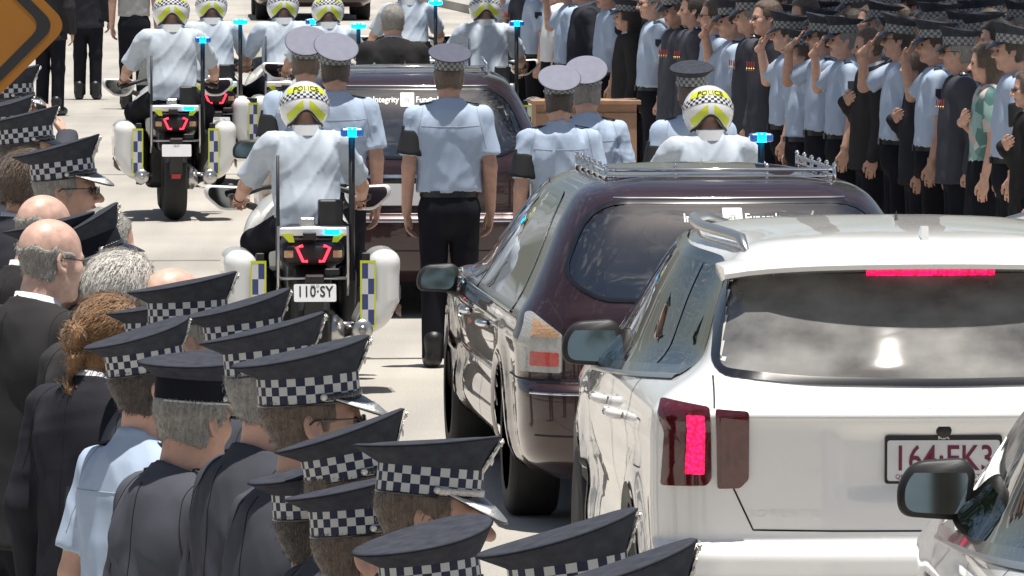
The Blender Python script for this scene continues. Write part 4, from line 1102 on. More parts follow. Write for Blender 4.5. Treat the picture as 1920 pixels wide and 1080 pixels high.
# ---- the white sport utility car (tail at y = 0, nose at y = 4.8)
def make_suv():
    root = empty('parked_car', (0, 0, 0))
    rows = [(.24, .80, .16, 4.62), (.34, .90, .07, 4.74), (.46, .930, .025, 4.79), (.555, .940, .000, 4.81), (.575, .940, .000, 4.81), (.60, .942, .000, 4.81), (.632, .943, .010, 4.81), (.652, .943, .050, 4.81),
            (.68, .944, .072, 4.80), (.80, .948, .066, 4.79), (.95, .948, .056, 4.66), (1.06, .944, .050, 4.10), (1.095, .934, .058, 3.85), (1.125, .922, .082, 3.70), (1.16, .902, .112, 3.56),
            (1.20, .878, .140, 3.50), (1.30, .840, .236, 3.28), (1.42, .795, .354, 3.02), (1.53, .742, .465, 2.78), (1.575, .705, .508, 2.66), (1.61, .640, .56, 2.50), (1.632, .52, .65, 2.30), (1.645, .34, .85, 2.08), (1.650, .16, 1.15, 1.85), (1.651, .0004, 1.499, 1.5)]
    WH = [(.95, .36, .395), (3.77, .36, .395)]
    def disp(p, t):
        x, y, z = p; d = 0.0
        if t > .38 and y > .2:
            for wy, wz, wr in WH:
                r = math.hypot(y - wy, z - wz); d += .026 * math.exp(-((r - .44) / .10) ** 2)
            d += .012 * math.exp(-((z - (1.00 - .02 * y)) / .035) ** 2) * min(1, max(0, (y - .3) / .4))      # shoulder crease
            if 1.35 < y < 3.5: d -= .030 * math.exp(-((z - .62) / .12) ** 2)                                    # door hollow
        if t < .36 and .66 < z < 1.02:
            ax = abs(x); k = max(0, 1 - (ax / .36) ** 8) if ax < .36 else 0
            if .80 < z < 1.035: d -= .022 * k * min(1, (z - .80) / .03, (1.035 - z) / .02)                       # recess round the plate
        if t < .4: d += .010 * math.exp(-((z - 1.075) / .02) ** 2)
        return d
    S = Shell(rows, xc=.74, rear_bow=.085, depth=.24, taper=.05, disp=disp, rt=.125)
    rw = rounded([(-.735, 1.215), (-.45, 1.188), (0, 1.180), (.45, 1.188), (.735, 1.215), (.665, 1.535), (-.665, 1.535)], [.05, .1, .1, .1, .05, .06, .06])
    rwL = [p for p in rw]
    sw = [rounded([(.60, 1.205), (1.16, 1.175), (1.16, 1.515), (.98, 1.525), (.74, 1.49), (.56, 1.30)], [.03, .005, .005, .05, .08, .05]),
          rounded([(1.185, 1.172), (1.98, 1.120), (1.98, 1.545), (1.185, 1.528)], [.01, .03, .03, .01]),
          rounded([(2.05, 1.116), (3.22, 1.060), (2.60, 1.545), (2.05, 1.547)], [.03, .03, .12, .03])]
    place('body', shell_mesh('body', S, M['paint_white'], [rw], sw, WH), root)
    place('cabin_lining', shell_mesh('cabin_lining', S, M['lining'], [rw], sw, WH, off=-.035), root)
    rear = lambda u, v, off: S.rear(u, v, off); side = lambda u, v, off: S.side(u, v, off)
    sideR = lambda u, v, off: S.side(u, v, off, 1)
    fl = MB(); fl.box((0, 2.2, .62), (.80, 1.9, .02)); fl.build('cabin_floor', M['lining'], root)
    patch('rear_window', rw, rear, M['glass_rear'], root, .003, 10, .006)
    # dark print band and spoiler above the glass
    ribbon('window_seal', rw, rear, M['black_gloss'], root, .012, .0045, True)
    blp = rounded([(-.215, 1.516), (.215, 1.516), (.215, 1.527), (-.215, 1.527)], .004)
    patch('high_brake_lamp', blp, rear, M['lamp_lit'], root, .009, 3, .006)
    sp = MB(); n = 20; V = []; Fc = []
    for i in range(n + 1):
        x = -.69 + 1.38 * i / n; k = abs(x / .69); y0 = .262 + .13 * k * k + .05 * k ** 6; z0 = 1.556 - .022 * k * k - .02 * k ** 6
        V += [(x, y0 + .35, 1.618 - .075 * k ** 3), (x, y0 + .05, z0 + .030), (x, y0, z0 + .010), (x, y0 + .008, z0 - .006), (x, y0 + .12, z0 - .020), (x, y0 + .35, z0 + .0)]
    for i in range(n):
        for j in range(6): a = i * 6; Fc.append((a + j, a + 6 + j, a + 6 + (j + 1) % 6, a + (j + 1) % 6))
    Fc += [tuple(range(6)), tuple(n * 6 + j for j in range(5, -1, -1))]
    sp.add(V, Fc); o = sp.build('roof_spoiler', M['paint_white'], root); autosmooth(o.data, 40)
    # tail lamps
    for sg in (-1, 1):
        f = lambda u, v, off, sg=sg: S.rear(sg * u, v, off)
        L = patch('tail_lamp', rounded([(.775, .848), (.912, .842), (.902, 1.02), (.922, 1.075), (.908, 1.118), (.765, 1.098), (.760, .870)], .012), f, M['lamp_red'], root, .014, 6, .022)
        patch('lit_brake_strip', rounded([(.782, .885), (.840, .885), (.832, 1.075), (.780, 1.075)], .006), f, M['lamp_lit'], L, .0175, 3, .004)
        L2 = patch('tailgate_lamp', rounded([(.668, .840), (.742, .838), (.748, 1.092), (.640, 1.085), (.640, .870)], .010), f, M['lamp_red'], root, .014, 6, .022)
        patch('dark_lens', rounded([(.672, .862), (.728, .862), (.732, 1.072), (.665, 1.066)], .006), f, M['lamp_red'], L2, .0165, 3, .004)
        ribbon('tailgate_gap', [(.745, 1.20), (.753, 1.10)], f, M['seam'], root, .0028)
        ribbon('tailgate_gap', [(.690, .838), (.625, .700), (.36, .697)], f, M['seam'], root, .0028)
    ribbon('tailgate_gap', [(-.36, .697), (.36, .697)], rear, M['seam'], root, .0028)
    ribbon('tailgate_crease', [(-.74, 1.075), (.74, 1.075)], rear, M['paint_white'], root, .012, .003, False, .006)
    R = Matrix.Rotation(math.radians(2), 3, 'X')
    p = S.rear(0, .925); yb = p[1]
    pl = plate(root, (0, yb - .004, .930), .372, .134, R, '164\u00b7EK3', 'maroon_text', .118, None, 'QUEENSLAND \u00b7 SUNSHINE STATE', True, True)
    MB().lathe([(.001, -.03), (.022, -.03), (.026, -.02), (.026, .01)], (0, yb - .0, 1.030), 'Y', 16).build('rear_camera', M['black'], root, True)
    ring = [(.052 * math.cos(a), 1.092 + .026 * math.sin(a)) for a in np.linspace(0, 2 * math.pi, 25)[:-1]]
    text_on('maker_badge', 'KIA', .055, lambda u, v: S.rear(u * 1.25, 1.120 + v, .004), M['alu'], root, .001, .92)
    text_on('model_badge', 'SORENTO', .034, lambda u, v: S.rear(u - .52, .752 + v, .003), M['paint_white'], root, .0004, 1.35, xs=1.25)
    # lower bumper: black insert, reflector strips
    patch('bumper_insert', rounded([(-.80, .30), (.80, .30), (.85, .535), (-.85, .535)], .03), rear, M['black'], root, .006, 6, .01, .05)
    for sg in (-1, 1): patch('bumper_reflector', rounded([(sg * .62, .50), (sg * .80, .50), (sg * .80, .525), (sg * .62, .525)], .004), rear, M['lamp_red'], root, .012, 2, .006)
    # side glass, pillars, door gaps, handles, arches
    for sg in (-1, 1):
        f = lambda u, v, off, sg=sg: S.side(u, v, off, sg)
        patch('quarter_window', sw[0], f, M['glass_dark'], root, .002, 6, .006); patch('rear_door_window', sw[1], f, M['glass_dark'], root, .002, 6, .006); patch('front_door_window', sw[2], f, M['glass_dark'], root, .002, 6, .006)
        o = rounded([(.575, 1.192), (1.17, 1.160), (3.28, 1.045), (2.62, 1.560), (2.02, 1.562), (1.10, 1.542), (.95, 1.538), (.71, 1.50), (.54, 1.29)], [.04, .04, .04, .14, .02, .05, .05, .09, .05])
        ribbon('window_surround', o, f, M['black_gloss'], root, .018, .005, True)
        ribbon('window_chrome', [(.60, 1.172), (1.17, 1.140), (3.28, 1.026)], f, M['alu'], root, .008, .006, False, .003)
        for q in (1.172, 2.015): ribbon('door_pillar', [(q, 1.175 if q < 1.5 else 1.12), (q, 1.545)], f, M['black_gloss'], root, .022, .0045)
        ribbon('door_gap', [(1.30, .42), (1.36, .62), (1.30, .92), (1.175, 1.13)], f, M['seam'], root); ribbon('door_gap', [(2.02, .40), (2.02, 1.09)], f, M['seam'], root); ribbon('door_gap', [(3.22, .40), (3.26, 1.01)], f, M['seam'], root)
        ribbon('fuel_flap_gap', rounded([(.68, .86), (.86, .86), (.86, 1.02), (.68, 1.02)], .04), f, M['seam'], root, .002, .002, True) if sg < 0 else None
        for hy in (1.42, 2.16):
            mb = MB(); mb.tube([Vector(f(hy, .985, .004)), Vector(f(hy + .02, .99, .040)), Vector(f(hy + .20, .985, .040)), Vector(f(hy + .22, .98, .004))], [.016, .017, .017, .014], 8); mb.build('door_handle', M['paint_white'], root, True)
        for wy, wz, wr in WH:
            arc = [(wy + .40 * math.cos(a), wz + .40 * math.sin(a)) for a in np.linspace(-.25, math.pi + .25, 30)]
            ribbon('wheel_arch_trim', arc, f, M['black'], root, .035, .006, False, .006)
            wheel(root, sg * .83, wy, .36, .235)
        ribbon('sill_trim', [(1.36, .36), (3.35, .36)], f, M['black'], root, .055, .006, False, .01)
        door_mirror(root, (sg * .795, 2.93, 1.035), sg, .205, .165)
        # roof rail
        P = [Vector(S.side(y, 1.575, .0, sg)) for y in np.linspace(.72, 2.55, 14)]
        P = [Vector((p.x * .965, p.y, p.z + .045 + .018 * math.sin(math.pi * i / 13))) for i, p in enumerate(P)]
        P[0].z -= .035; P[-1].z -= .035
        rl = MB().tube(P, [.010] + [.019] * 12 + [.010], 8).build('roof_rail', M['alu'], root, True)
    fin = MB(); fin.prism([(0, 0), (.16, 0), (.12, .018), (.03, .052), (.005, .05)], lambda u, v, w: (w - .012, .62 + u, 1.622 + v), .024); fin.build('antenna_fin', M['paint_white'], root)
    for x in (-.42, .42): seat_back(root, x, 1.45, M['lining']); seat_back(root, x, 2.35, M['lining'])
    gl = rounded([(-.62, 1.18), (.62, 1.18), (.55, 1.55), (-.55, 1.55)], .05)
    return root, S

# ---- the maroon hearse (tail at y = 0, nose at y = 5.4)
def make_hearse():
    root = empty('hearse', (0, 0, 0))
    rows = [(.22, .78, .16, 5.15), (.30, .88, .06, 5.30), (.40, .912, .015, 5.38), (.52, .920, .000, 5.40), (.60, .922, .002, 5.40), (.635, .922, .030, 5.39), (.66, .922, .060, 5.37), (.78, .926, .062, 5.30),
            (.87, .922, .064, 5.15), (.92, .908, .074, 4.75), (.96, .885, .090, 4.20), (1.00, .862, .108, 3.95), (1.10, .815, .150, 3.70), (1.20, .770, .205, 3.45), (1.30, .722, .275, 3.20),
            (1.39, .668, .360, 2.95), (1.44, .620, .430, 2.75), (1.475, .545, .53, 2.55), (1.498, .42, .70, 2.30), (1.510, .25, .95, 2.08), (1.515, .10, 1.25, 1.85), (1.516, .0004, 1.549, 1.55)]
    WH = [(1.12, .33, .365), (4.42, .33, .365)]
    def disp(p, t):
        x, y, z = p; d = 0.0
        if t > .38 and y > .25:
            for wy, wz, wr in WH:
                r = math.hypot(y - wy, z - wz); d += .022 * math.exp(-((r - .41) / .07) ** 2)
            if 1.5 < y < 4.1: d -= .028 * math.exp(-((z - .52) / .10) ** 2)
            d += .012 * math.exp(-((z - .82) / .03) ** 2)
        return d
    S = Shell(rows, xc=.66, rear_bow=.13, depth=.34, taper=.06, disp=disp)
    rear = lambda u, v, off: S.rear(u, v, off)
    rw = rounded([(-.735, 1.10), (-.60, 1.00), (0, .985), (.60, 1.00), (.735, 1.10), (.60, 1.405), (-.60, 1.405)], [.10, .12, .2, .12, .10, .17, .17])
    sw = [rounded([(.80, .935), (2.55, .925), (2.55, 1.405), (1.05, 1.405), (.80, 1.15)], [.03, .03, .03, .15, .1]), rounded([(2.66, .925), (3.80, .93), (3.00, 1.41), (2.66, 1.405)], [.03, .04, .15, .03])]
    place('body', shell_mesh('body', S, M['paint_maroon'], [rw], sw, WH), root)
    place('cabin_lining', shell_mesh('cabin_lining', S, M['hearse_lining'], [rw], sw, WH, off=-.035), root)
    patch('rear_window', rw, rear, M['glass_green'], root, .003, 10, .006)
    ribbon('window_seal', rw, rear, M['black_gloss'], root, .009, .0045, True, .001)
    ribbon('window_chrome', [(-.50, 1.421), (.50, 1.421)], rear, M['chrome'], root, .003, .004, False, .002)
    text_on('window_lettering', 'Integrity', .050, lambda u, v: S.rear(u - .132, 1.335 + v, .006), M['white_text'], root, .0008, 1.0, xs=.95)
    text_on('window_lettering', 'Funerals', .050, lambda u, v: S.rear(u + .132, 1.335 + v, .006), M['white_text'], root, .0008, 1.0, xs=.95)
    lg = patch('window_logo', rounded([(-.042, 1.295), (.042, 1.295), (.042, 1.378), (-.042, 1.378)], .004), rear, M['white_text'], root, .006, 3, .002)
    star = []
    for i in range(16):
        a = math.pi * i / 8; r = .026 if i % 2 == 0 else .011; star.append((r * math.cos(a), 1.336 + r * math.sin(a)))
    patch('logo_mark', star, rear, M['silver'], lg, .0075, 2, .001)
    # inside: deck, casket with lid and handles, curtain rail
    MB().box((0, 2.1, .60), (.78, 1.9, .02)).build('deck', M['lining'], root)
    mb = MB(); prof = [(-.30, .70), (.30, .70), (.33, .98), (.24, 1.10), (.12, 1.15), (-.12, 1.15), (-.24, 1.10), (-.33, .98)]
    mb.prism(prof, lambda u, v, w: (u, .62 + w, v), 2.0); ck = mb.build('casket', M['casket'], root)
    for sg in (-1, 1):
        MB().tube([(sg * .345, .80, .88), (sg * .37, .85, .88), (sg * .37, 2.4, .88), (sg * .345, 2.45, .88)], .014).build('casket_handle', M['gold'], ck, True)
    fm = MB(); rng = random.Random(4)
    for i in range(70):
        c = (rng.uniform(-.26, .26), rng.uniform(.7, 2.2), 1.15 + rng.uniform(-.02, .09)); r = rng.uniform(.03, .06)
        fm.lathe([(.001, -r), (r * .8, -r * .5), (r, 0), (r * .7, r * .6), (.001, r)], c, 'Z', 7)
    fm.build('flowers', M['white_shirt'], ck, True)
    for x in (-.40, .40): seat_back(root, x, 3.0, M['lining'])
    for sg in (-1, 1):
        f = lambda u, v, off, sg=sg: S.side(u, v, off, sg)
        fr = lambda u, v, off, sg=sg: S.rear(sg * u, v, off)
        patch('side_window', sw[0], f, M['glass_green'], root, .002, 6, .006); patch('front_door_window', sw[1], f, M['glass_green'], root, .002, 6, .006)
        ribbon('window_seal', sw[0], f, M['black_gloss'], root, .014, .004, True); ribbon('window_seal', sw[1], f, M['black_gloss'], root, .014, .004, True)
        ribbon('window_chrome', [(.82, .912), (3.84, .905)], f, M['chrome'], root, .006, .005, False, .003)
        # curtain inside the side glass
        cm = MB(); V = []; Fc = []; nn = 60
        for i in range(nn + 1):
            y = 1.0 + 1.4 * i / nn
            for z in (1.28, 1.38):
                p = S.side(y, z, -.06 + .012 * math.sin(i * 1.1), sg); V.append(p)
        for i in range(nn): Fc.append((2 * i, 2 * i + 2, 2 * i + 3, 2 * i + 1))
        cm.add(V, Fc).build('curtain', M['curtain'], root, True)
        # tail lamp cluster: clear shell with amber, clear and red cells
        T = patch('tail_lamp', rounded([(.748, .688), (.905, .688), (.908, .80), (.882, .935), (.858, .940), (.748, .85)], .012), fr, M['lamp_clear'], root, .012, 6, .02)
        patch('amber_cell', rounded([(.762, .838), (.862, .838), (.852, .915), (.762, .862)], .008), fr, M['lamp_amber'], T, .015, 3, .003)
        patch('red_cell', rounded([(.758, .715), (.868, .715), (.866, .775), (.758, .775)], .006), fr, M['lamp_red2'], T, .015, 3, .003)
        ribbon('door_gap', [(2.60, .30), (2.60, .91)], f, M['seam'], root); ribbon('door_gap', [(3.86, .30), (3.90, .90)], f, M['seam'], root); ribbon('door_gap', [(1.55, .30), (1.62, .55), (1.52, .91)], f, M['seam'], root)
        ribbon('body_moulding', [(1.52, .60), (3.95, .59)], f, M['paint_maroon'], root, .014, .004, False, .012)
        ribbon('bumper_gap', [(.20, .655), (.72, .655)], f, M['seam'], root)
        for hy in (1.72, 2.70):
            MB().tube([Vector(f(hy, .80, .004)), Vector(f(hy + .02, .805, .036)), Vector(f(hy + .17, .80, .036)), Vector(f(hy + .19, .795, .004))], [.014, .015, .015, .012], 8).build('door_handle', M['chrome'], root, True)
        for wy, wz, wr in WH:
            arc = [(wy + .372 * math.cos(a), wz + .372 * math.sin(a)) for a in np.linspace(-.2, math.pi + .2, 30)]
            ribbon('wheel_arch_trim', arc, f, M['paint_maroon'], root, .026, .006, False, .006)
            wheel(root, sg * .80, wy, .33, .215)
        door_mirror(root, (sg * .865, 3.62, .80), sg, .19, .130)
    ribbon('bumper_gap', [(-.90, .657), (.90, .657)], rear, M['seam'], root, .003)
    ribbon('bumper_strip', [(-.88, .60), (.88, .60)], rear, M['chrome'], root, .004, .003, False, .002)
    ribbon('tailgate_gap', [(-.74, .66), (-.745, .90), (-.80, 1.00)], rear, M['seam'], root, .003); ribbon('tailgate_gap', [(.74, .66), (.745, .90), (.80, 1.00)], rear, M['seam'], root, .003)
    ribbon('lower_bumper_gap', [(-.86, .42), (.86, .42)], rear, M['seam'], root, .004)
    patch('tailgate_trim', rounded([(-.42, .865), (.42, .865), (.42, .885), (-.42, .885)], .008), rear, M['chrome'], root, .010, 3, .012)
    R = Matrix.Rotation(math.radians(3), 3, 'X'); yb = S.rear(0, .76)[1]
    plate(root, (0, yb - .004, .765), .372, .134, R, 'Z', 'maroon_text', .118)
    # chrome roof gallery
    def roofz(x, y):
        best = 1.40
        v = S.vz(1.40)
        for k in np.linspace(v, S.n - 1.01, 60):
            z, w, r, f = S.row(k)
            if w >= abs(x) and r <= y <= f: best = max(best, z)
        return best
    gx, y0, y1 = .50, .80, 2.15
    rk = MB(); post = [(-gx, y) for y in np.linspace(y0, y1, 6)] + [(gx, y) for y in np.linspace(y0, y1, 6)] + [(x, y0 - .04) for x in (-.2, .2)]
    rail = [(-gx, y1), (-gx, y0 + .06), (-gx + .05, y0 - .03), (0, y0 - .06), (gx - .05, y0 - .03), (gx, y0 + .06), (gx, y1)]
    rk.tube([(x, y, 1.528) for x, y in rail], .009, 8); rk.tube([(x, y, 1.498) for x, y in rail], .007, 8)
    gal = rk.build('roof_gallery', M['chrome'], root, True)
    for x, y in post:
        z0 = roofz(x, y); MB().tube([(x, y, z0 - .02), (x, y, 1.540)], .008, 8).lathe([(.001, -.011), (.008, -.007), (.010, 0), (.007, .008), (.001, .011)], (x, y, 1.546), 'Z', 10).build('gallery_post', M['chrome'], gal, True)
    return root, S

# ------------------------------------------------------------------ police motorcycle (rear tyre touches the ground at the origin, nose along +Y)
def sdf_part(name, f, lo, hi, h, m, parent):
    V, Fc = surfnet(f, lo, hi, h); return place(name, mesh(name, V, Fc, m), parent)
def rbox(P, c, h, r):
    q = [np.abs(P[i] - c[i]) - (h[i] - r) for i in range(3)]
    return np.sqrt(sum(np.maximum(k, 0) ** 2 for k in q)) + np.minimum(np.maximum(np.maximum(q[0], q[1]), q[2]), 0) - r
def make_bike():
    root = empty('police_motorcycle', (0, 0, 0))
    for wy, r, w, nm in ((0, .325, .185, 'rear_wheel'), (1.50, .31, .125, 'front_wheel')):
        prof = [(r * .72, -w * .40)] + [(r - (w / 2) * (1 - math.sqrt(max(0, 1 - (k) ** 2))) * .9, k * w / 2) for k in np.linspace(-.98, .98, 11)] + [(r * .72, w * .40), (r * .72, -w * .40)]
        o = MB().lathe(prof, (0, wy, r), 'X', 40).build(nm, M['rubber'], root, True)
        MB().lathe([(r * .73, -w * .3), (r * .6, -w * .1), (.05, -w * .2), (.05, w * .2), (r * .6, w * .1), (r * .73, w * .3)], (0, wy, r), 'X', 30).build('rim', M['steel_dark'], o, True)
    MB().tube([(.10, 0, .325), (.11, .25, .36), (.10, .55, .40)], [.05, .055, .06], 10).build('swingarm', M['steel_dark'], root, True)
    MB().lathe([(.001, -.06), (.085, -.05), (.09, .02), (.05, .06), (.001, .06)], (.12, 0, .325), 'X', 20).build('final_drive', M['alu'], root, True)
    # engine, cylinders and belly
    sdf_part('engine', lambda X, Y, Z: np.minimum(rbox((X, Y, Z), (0, .85, .42), (.20, .28, .20), .05), np.minimum(cone((X, Y, Z), (-.36, .92, .42), (.36, .92, .42), .085, .085), rbox((X, Y, Z), (0, .35, .62), (.12, .3, .10), .04))), (-.5, .0, .15), (.5, 1.2, .8), .02, M['steel_dark'], root)
    # rear mudguard and number plate hanger
    mb = MB(); V = []; Fc = []
    for i, a in enumerate(np.linspace(.35, 2.0, 12)):
        for x, r in ((-.085, .36), (-.06, .385), (.06, .385), (.085, .36)): V.append((x, -r * math.cos(a) * .95 + .0, .325 + r * math.sin(a)))
    for i in range(11):
        for j in range(3): a = i * 4 + j; Fc.append((a, a + 4, a + 5, a + 1))
    mb.add(V, Fc).build('mudguard', M['black'], root, True)
    mb = MB(); mb.box((0, -.34, .50), (.05, .02, .15), Matrix.Rotation(.25, 3, 'X'), .01); mb.build('plate_hanger', M['black'], root)
    R = Matrix.Rotation(math.radians(-14), 3, 'X')
    plate(root, (0, -.405, .550), .225, .095, R, '110\u00b7SY', 'black_text', .082, 'QLD', None, False)
    MB().box((0, -.325, .35), (.035, .01, .018)).build('rear_reflector', M['lamp_red2'], root)
    # tail unit with lamp
    sdf_part('tail_unit', lambda X, Y, Z: smin(rbox((X, Y, Z - .18 * (Y + .1) * 0), (0, -.06, .755), (.17, .20, .065), .05), rbox((X, Y, Z), (0, .15, .74), (.13, .25, .08), .05), .05), (-.25, -.32, .62), (.25, .45, .88), .014, M['black'], root)
    for s in (-1, 1):
        mb = MB(); mb.tube([(s * .03, -.272, .712), (s * .055, -.272, .712), (s * .088, -.268, .785), (s * .055, -.268, .795)], .0085, 6); mb.build('brake_lamp', M['bike_red_lit'], root, True)
        MB().box((s * .13, -.25, .75), (.025, .012, .02), None, .006).build('turn_indicator', M['lamp_amber'], root)
    # tubular rear frame
    fr = MB(); fr.tube([(-.185, -.20, .53), (-.185, -.25, .60), (-.185, -.24, .89), (.185, -.24, .89), (.185, -.25, .60), (.185, -.20, .53)], .010, 8); fr.tube([(-.185, -.245, .62), (.185, -.245, .62)], .008, 8)
    fr.build('rear_frame', M['alu'], root, True)
    MB().box((0, -.20, .868), (.18, .06, .022), None, .008).build('rear_deck', M['bike_white'], root)
    MB().box((-.02, -.262, .845), (.035, .02, .02), None, .005).build('deck_lamp', M['black'], root)
    MB().box((.10, -.262, .870), (.040, .018, .018), None, .007).build('deck_beacon', M['beacon_lit'], root)
    MB().box((.10, -.262, .655), (.040, .018, .018), None, .007).build('lower_beacon', M['beacon_lit'], root)
    for s in (-1, 1): MB().prism([(0, 0), (.06, 0), (.02, -.045), (-.01, -.045)], lambda u, v, w, s=s: (s * (.11 + u), -.262 - w, .858 + v), .006).build('yellow_flash', M['yellow'], root)
    MB().box((.105, -.05, .955), (.065, .06, .075), None, .012).build('radio_box', M['black'], root)
    MB().box((-.02, -.05, .905), (.04, .05, .03), None, .008).build('siren_control', M['alu'], root)
    # beacon mast and whip aerial
    ms = MB().tube([(.215, -.12, .60), (.215, -.12, 1.37)], .017, 8).build('beacon_mast', M['black'], root, True)
    MB().box((.215, -.12, 1.392), (.062, .040, .022), None, .014).build('beacon', M['beacon'], ms)
    MB().lathe([(.001, -.0245), (.030, -.024), (.036, 0), (.030, .024), (.001, .0245)], (.215, -.135, 1.392), 'Z', 14).build('beacon_flash', M['beacon_lit'], ms, True)
    MB().tube([(-.18, -.12, .62), (-.18, -.12, 1.27)], [.013, .008], 8).build('aerial', M['black'], root, True)
    # panniers
    for s in (-1, 1):
        def f(X, Y, Z, s=s):
            u = s * X - .375; zz = Z - .52
            b = rbox((u + .5 * np.maximum(0, -zz - .03) - .12 * np.maximum(0, zz - .12), Y, Z), (0, .02, .545), (.092, .26, .225), .085)
            return b
        p = sdf_part('pannier', f, (min(s * .2, s * .56), -.32, .24), (max(s * .2, s * .56), .36, .82), .014, M['bike_white'], root)
        mb = MB(); mb.box((s * .282, -.232, .52), (.022, .020, .235), None, .006); mb.build('pannier_bracket', M['black'], p)
        pf = lambda u, v, off, s=s: (s * (.355 + u), -.2445 - off - .25 * max(0, abs(u) - .03) * -1 * 0, .53 + v)
        # reflective panel facing backwards
        V = [pf(-.095, -.16, .014), pf(-.030, -.16, .014), pf(-.030, .17, .014), pf(-.095, .17, .014)]
        place('reflective_panel', mesh('reflective_panel', V, [(0, 1, 2, 3)], M['cheq_bike'], False, None, [(0, 0), (1, 0), (1, 1), (0, 1)]), p)
        ye = MB()
        for (u0, u1, v0, v1) in ((-.105, -.095, -.175, .185), (-.030, -.022, -.175, .185), (-.095, -.030, .17, .185), (-.095, -.030, -.175, -.16)):
            ye.add([pf(u0, v0, .0145), pf(u1, v0, .0145), pf(u1, v1, .0145), pf(u0, v1, .0145)], [(0, 1, 2, 3)])
        ye.build('yellow_border', M['yellow'], p)
        sd = MB()
        for i in range(4):
            for j in range(2):
                if (i + j) % 2 == 0:
                    y0, z0 = -.16 + i * .09, .50 + j * .07
                    sd.add([(s * .4745, y0, z0), (s * .4745, y0 + .09, z0), (s * .4745, y0 + .09, z0 + .07), (s * .4745, y0, z0 + .07)], [(0, 1, 2, 3)])
        sd.build('side_chequers', M['bike_blue'], p)
        sr = MB(); sr.add([(s * .4745, -.18, .40), (s * .4745, .22, .40), (s * .4745, .22, .47), (s * .4745, -.18, .47)], [(0, 1, 2, 3)]); sr.build('red_stripe', M['lamp_red2'], p)
        # exhaust
        ex = MB().tube([(s * .20, .75, .28), (s * .24, .35, .28), (s * .262, -.10, .33), (s * .262, -.26, .345)], [.03, .045, .058, .055], 16, False).build('exhaust', M['chrome'], root, True)
        MB().lathe([(.022, 0), (.055, 0), (.057, .012), (.05, .02), (.022, .018), (.022, -.0)], (s * .262, -.272, .345), 'Y', 20).build('exhaust_tip', M['alu'], ex, True)
        MB().lathe([(.001, 0), (.022, 0)], (s * .262, -.262, .345), 'Y', 14).build('exhaust_outlet', M['seam'], ex)
        # mirrors under the grips
        c = Vector((s * .390, 1.10, 1.00)); out = rounded([(-.12, .045), (.11, .055), (.115, .0), (.03, -.075), (-.07, -.075), (-.12, -.02)], .03, 4)
        mb = MB(); n = len(out); V = []
        for k, y in ((1.0, 0), (1.10, .02), (1.0, .08), (.5, .13), (.02, .14)): V += [(c.x + s * u * k, c.y + y, c.z + v * k) for u, v in out]
        mb.add(V, [(i * n + j, i * n + (j + 1) % n, (i + 1) * n + (j + 1) % n, (i + 1) * n + j) for i in range(4) for j in range(n)] + [tuple(range(n))])
        mo = mb.build('mirror', M['bike_white'], root, True)
        MB().add([(c.x + s * u * .9, c.y - .004, c.z + v * .88) for u, v in out], [tuple(range(n))]).build('mirror_glass', M['mirror'], mo)
        MB().tube([(s * .30, 1.15, .96), (s * .2, 1.2, .92)], .02, 8).build('mirror_stalk', M['black'], mo, True)
        MB().tube([(s * .06, 1.02, 1.06), (s * .20, .96, 1.05), (s * .38, .86, 1.00)], [.014, .014, .019], 8).build('handlebar', M['black'], root, True)
        MB().tube([(s * .16, .30, .34), (s * .27, .34, .335)], .016, 8).build('footrest', M['alu'], root, True)
        MB().tube([(s * .13, 1.42, .30), (s * .11, 1.28, .75)], .028, 8).build('fork_leg', M['alu'], root, True)
    # fairing, tank, seat and screen
    sdf_part('fairing', lambda X, Y, Z: smax(smin(ell((X, Y, Z), (0, 1.22, .76), (.29, .36, .28)), ell((np.abs(X), Y, Z), (.20, 1.0, .60), (.10, .28, .28)), .1), -(rbox((X, Y, Z), (0, .72, 1.0), (.5, .28, .5), .05)), .03), (-.45, .6, .28), (.45, 1.65, 1.12), .022, M['bike_white'], root)
    sdf_part('fuel_tank', lambda X, Y, Z: ell((X, Y, Z), (0, .70, .86), (.17, .27, .15)), (-.2, .4, .68), (.2, 1.0, 1.05), .02, M['bike_white'], root)
    sdf_part('seat', lambda X, Y, Z: smin(rbox((X, Y, Z), (0, .38, .80), (.14, .18, .05), .04), rbox((X, Y, Z), (0, .08, .84), (.13, .16, .05), .04), .04), (-.2, -.15, .70), (.2, .62, .95), .016, M['leather'], root)
    V = []; Fc = []
    for i in range(6):
        for j in range(13):
            u = -1 + j / 6; v = i / 5; V.append((.24 * u * (1 - .25 * v), 1.36 - .30 * v - .10 * u * u, 1.0 + .36 * v))
    Fc = [(i * 13 + j, i * 13 + j + 1, (i + 1) * 13 + j + 1, (i + 1) * 13 + j) for i in range(5) for j in range(12)]
    place('windscreen', mesh('windscreen', V, Fc, M['glass_green']), root)
    return root
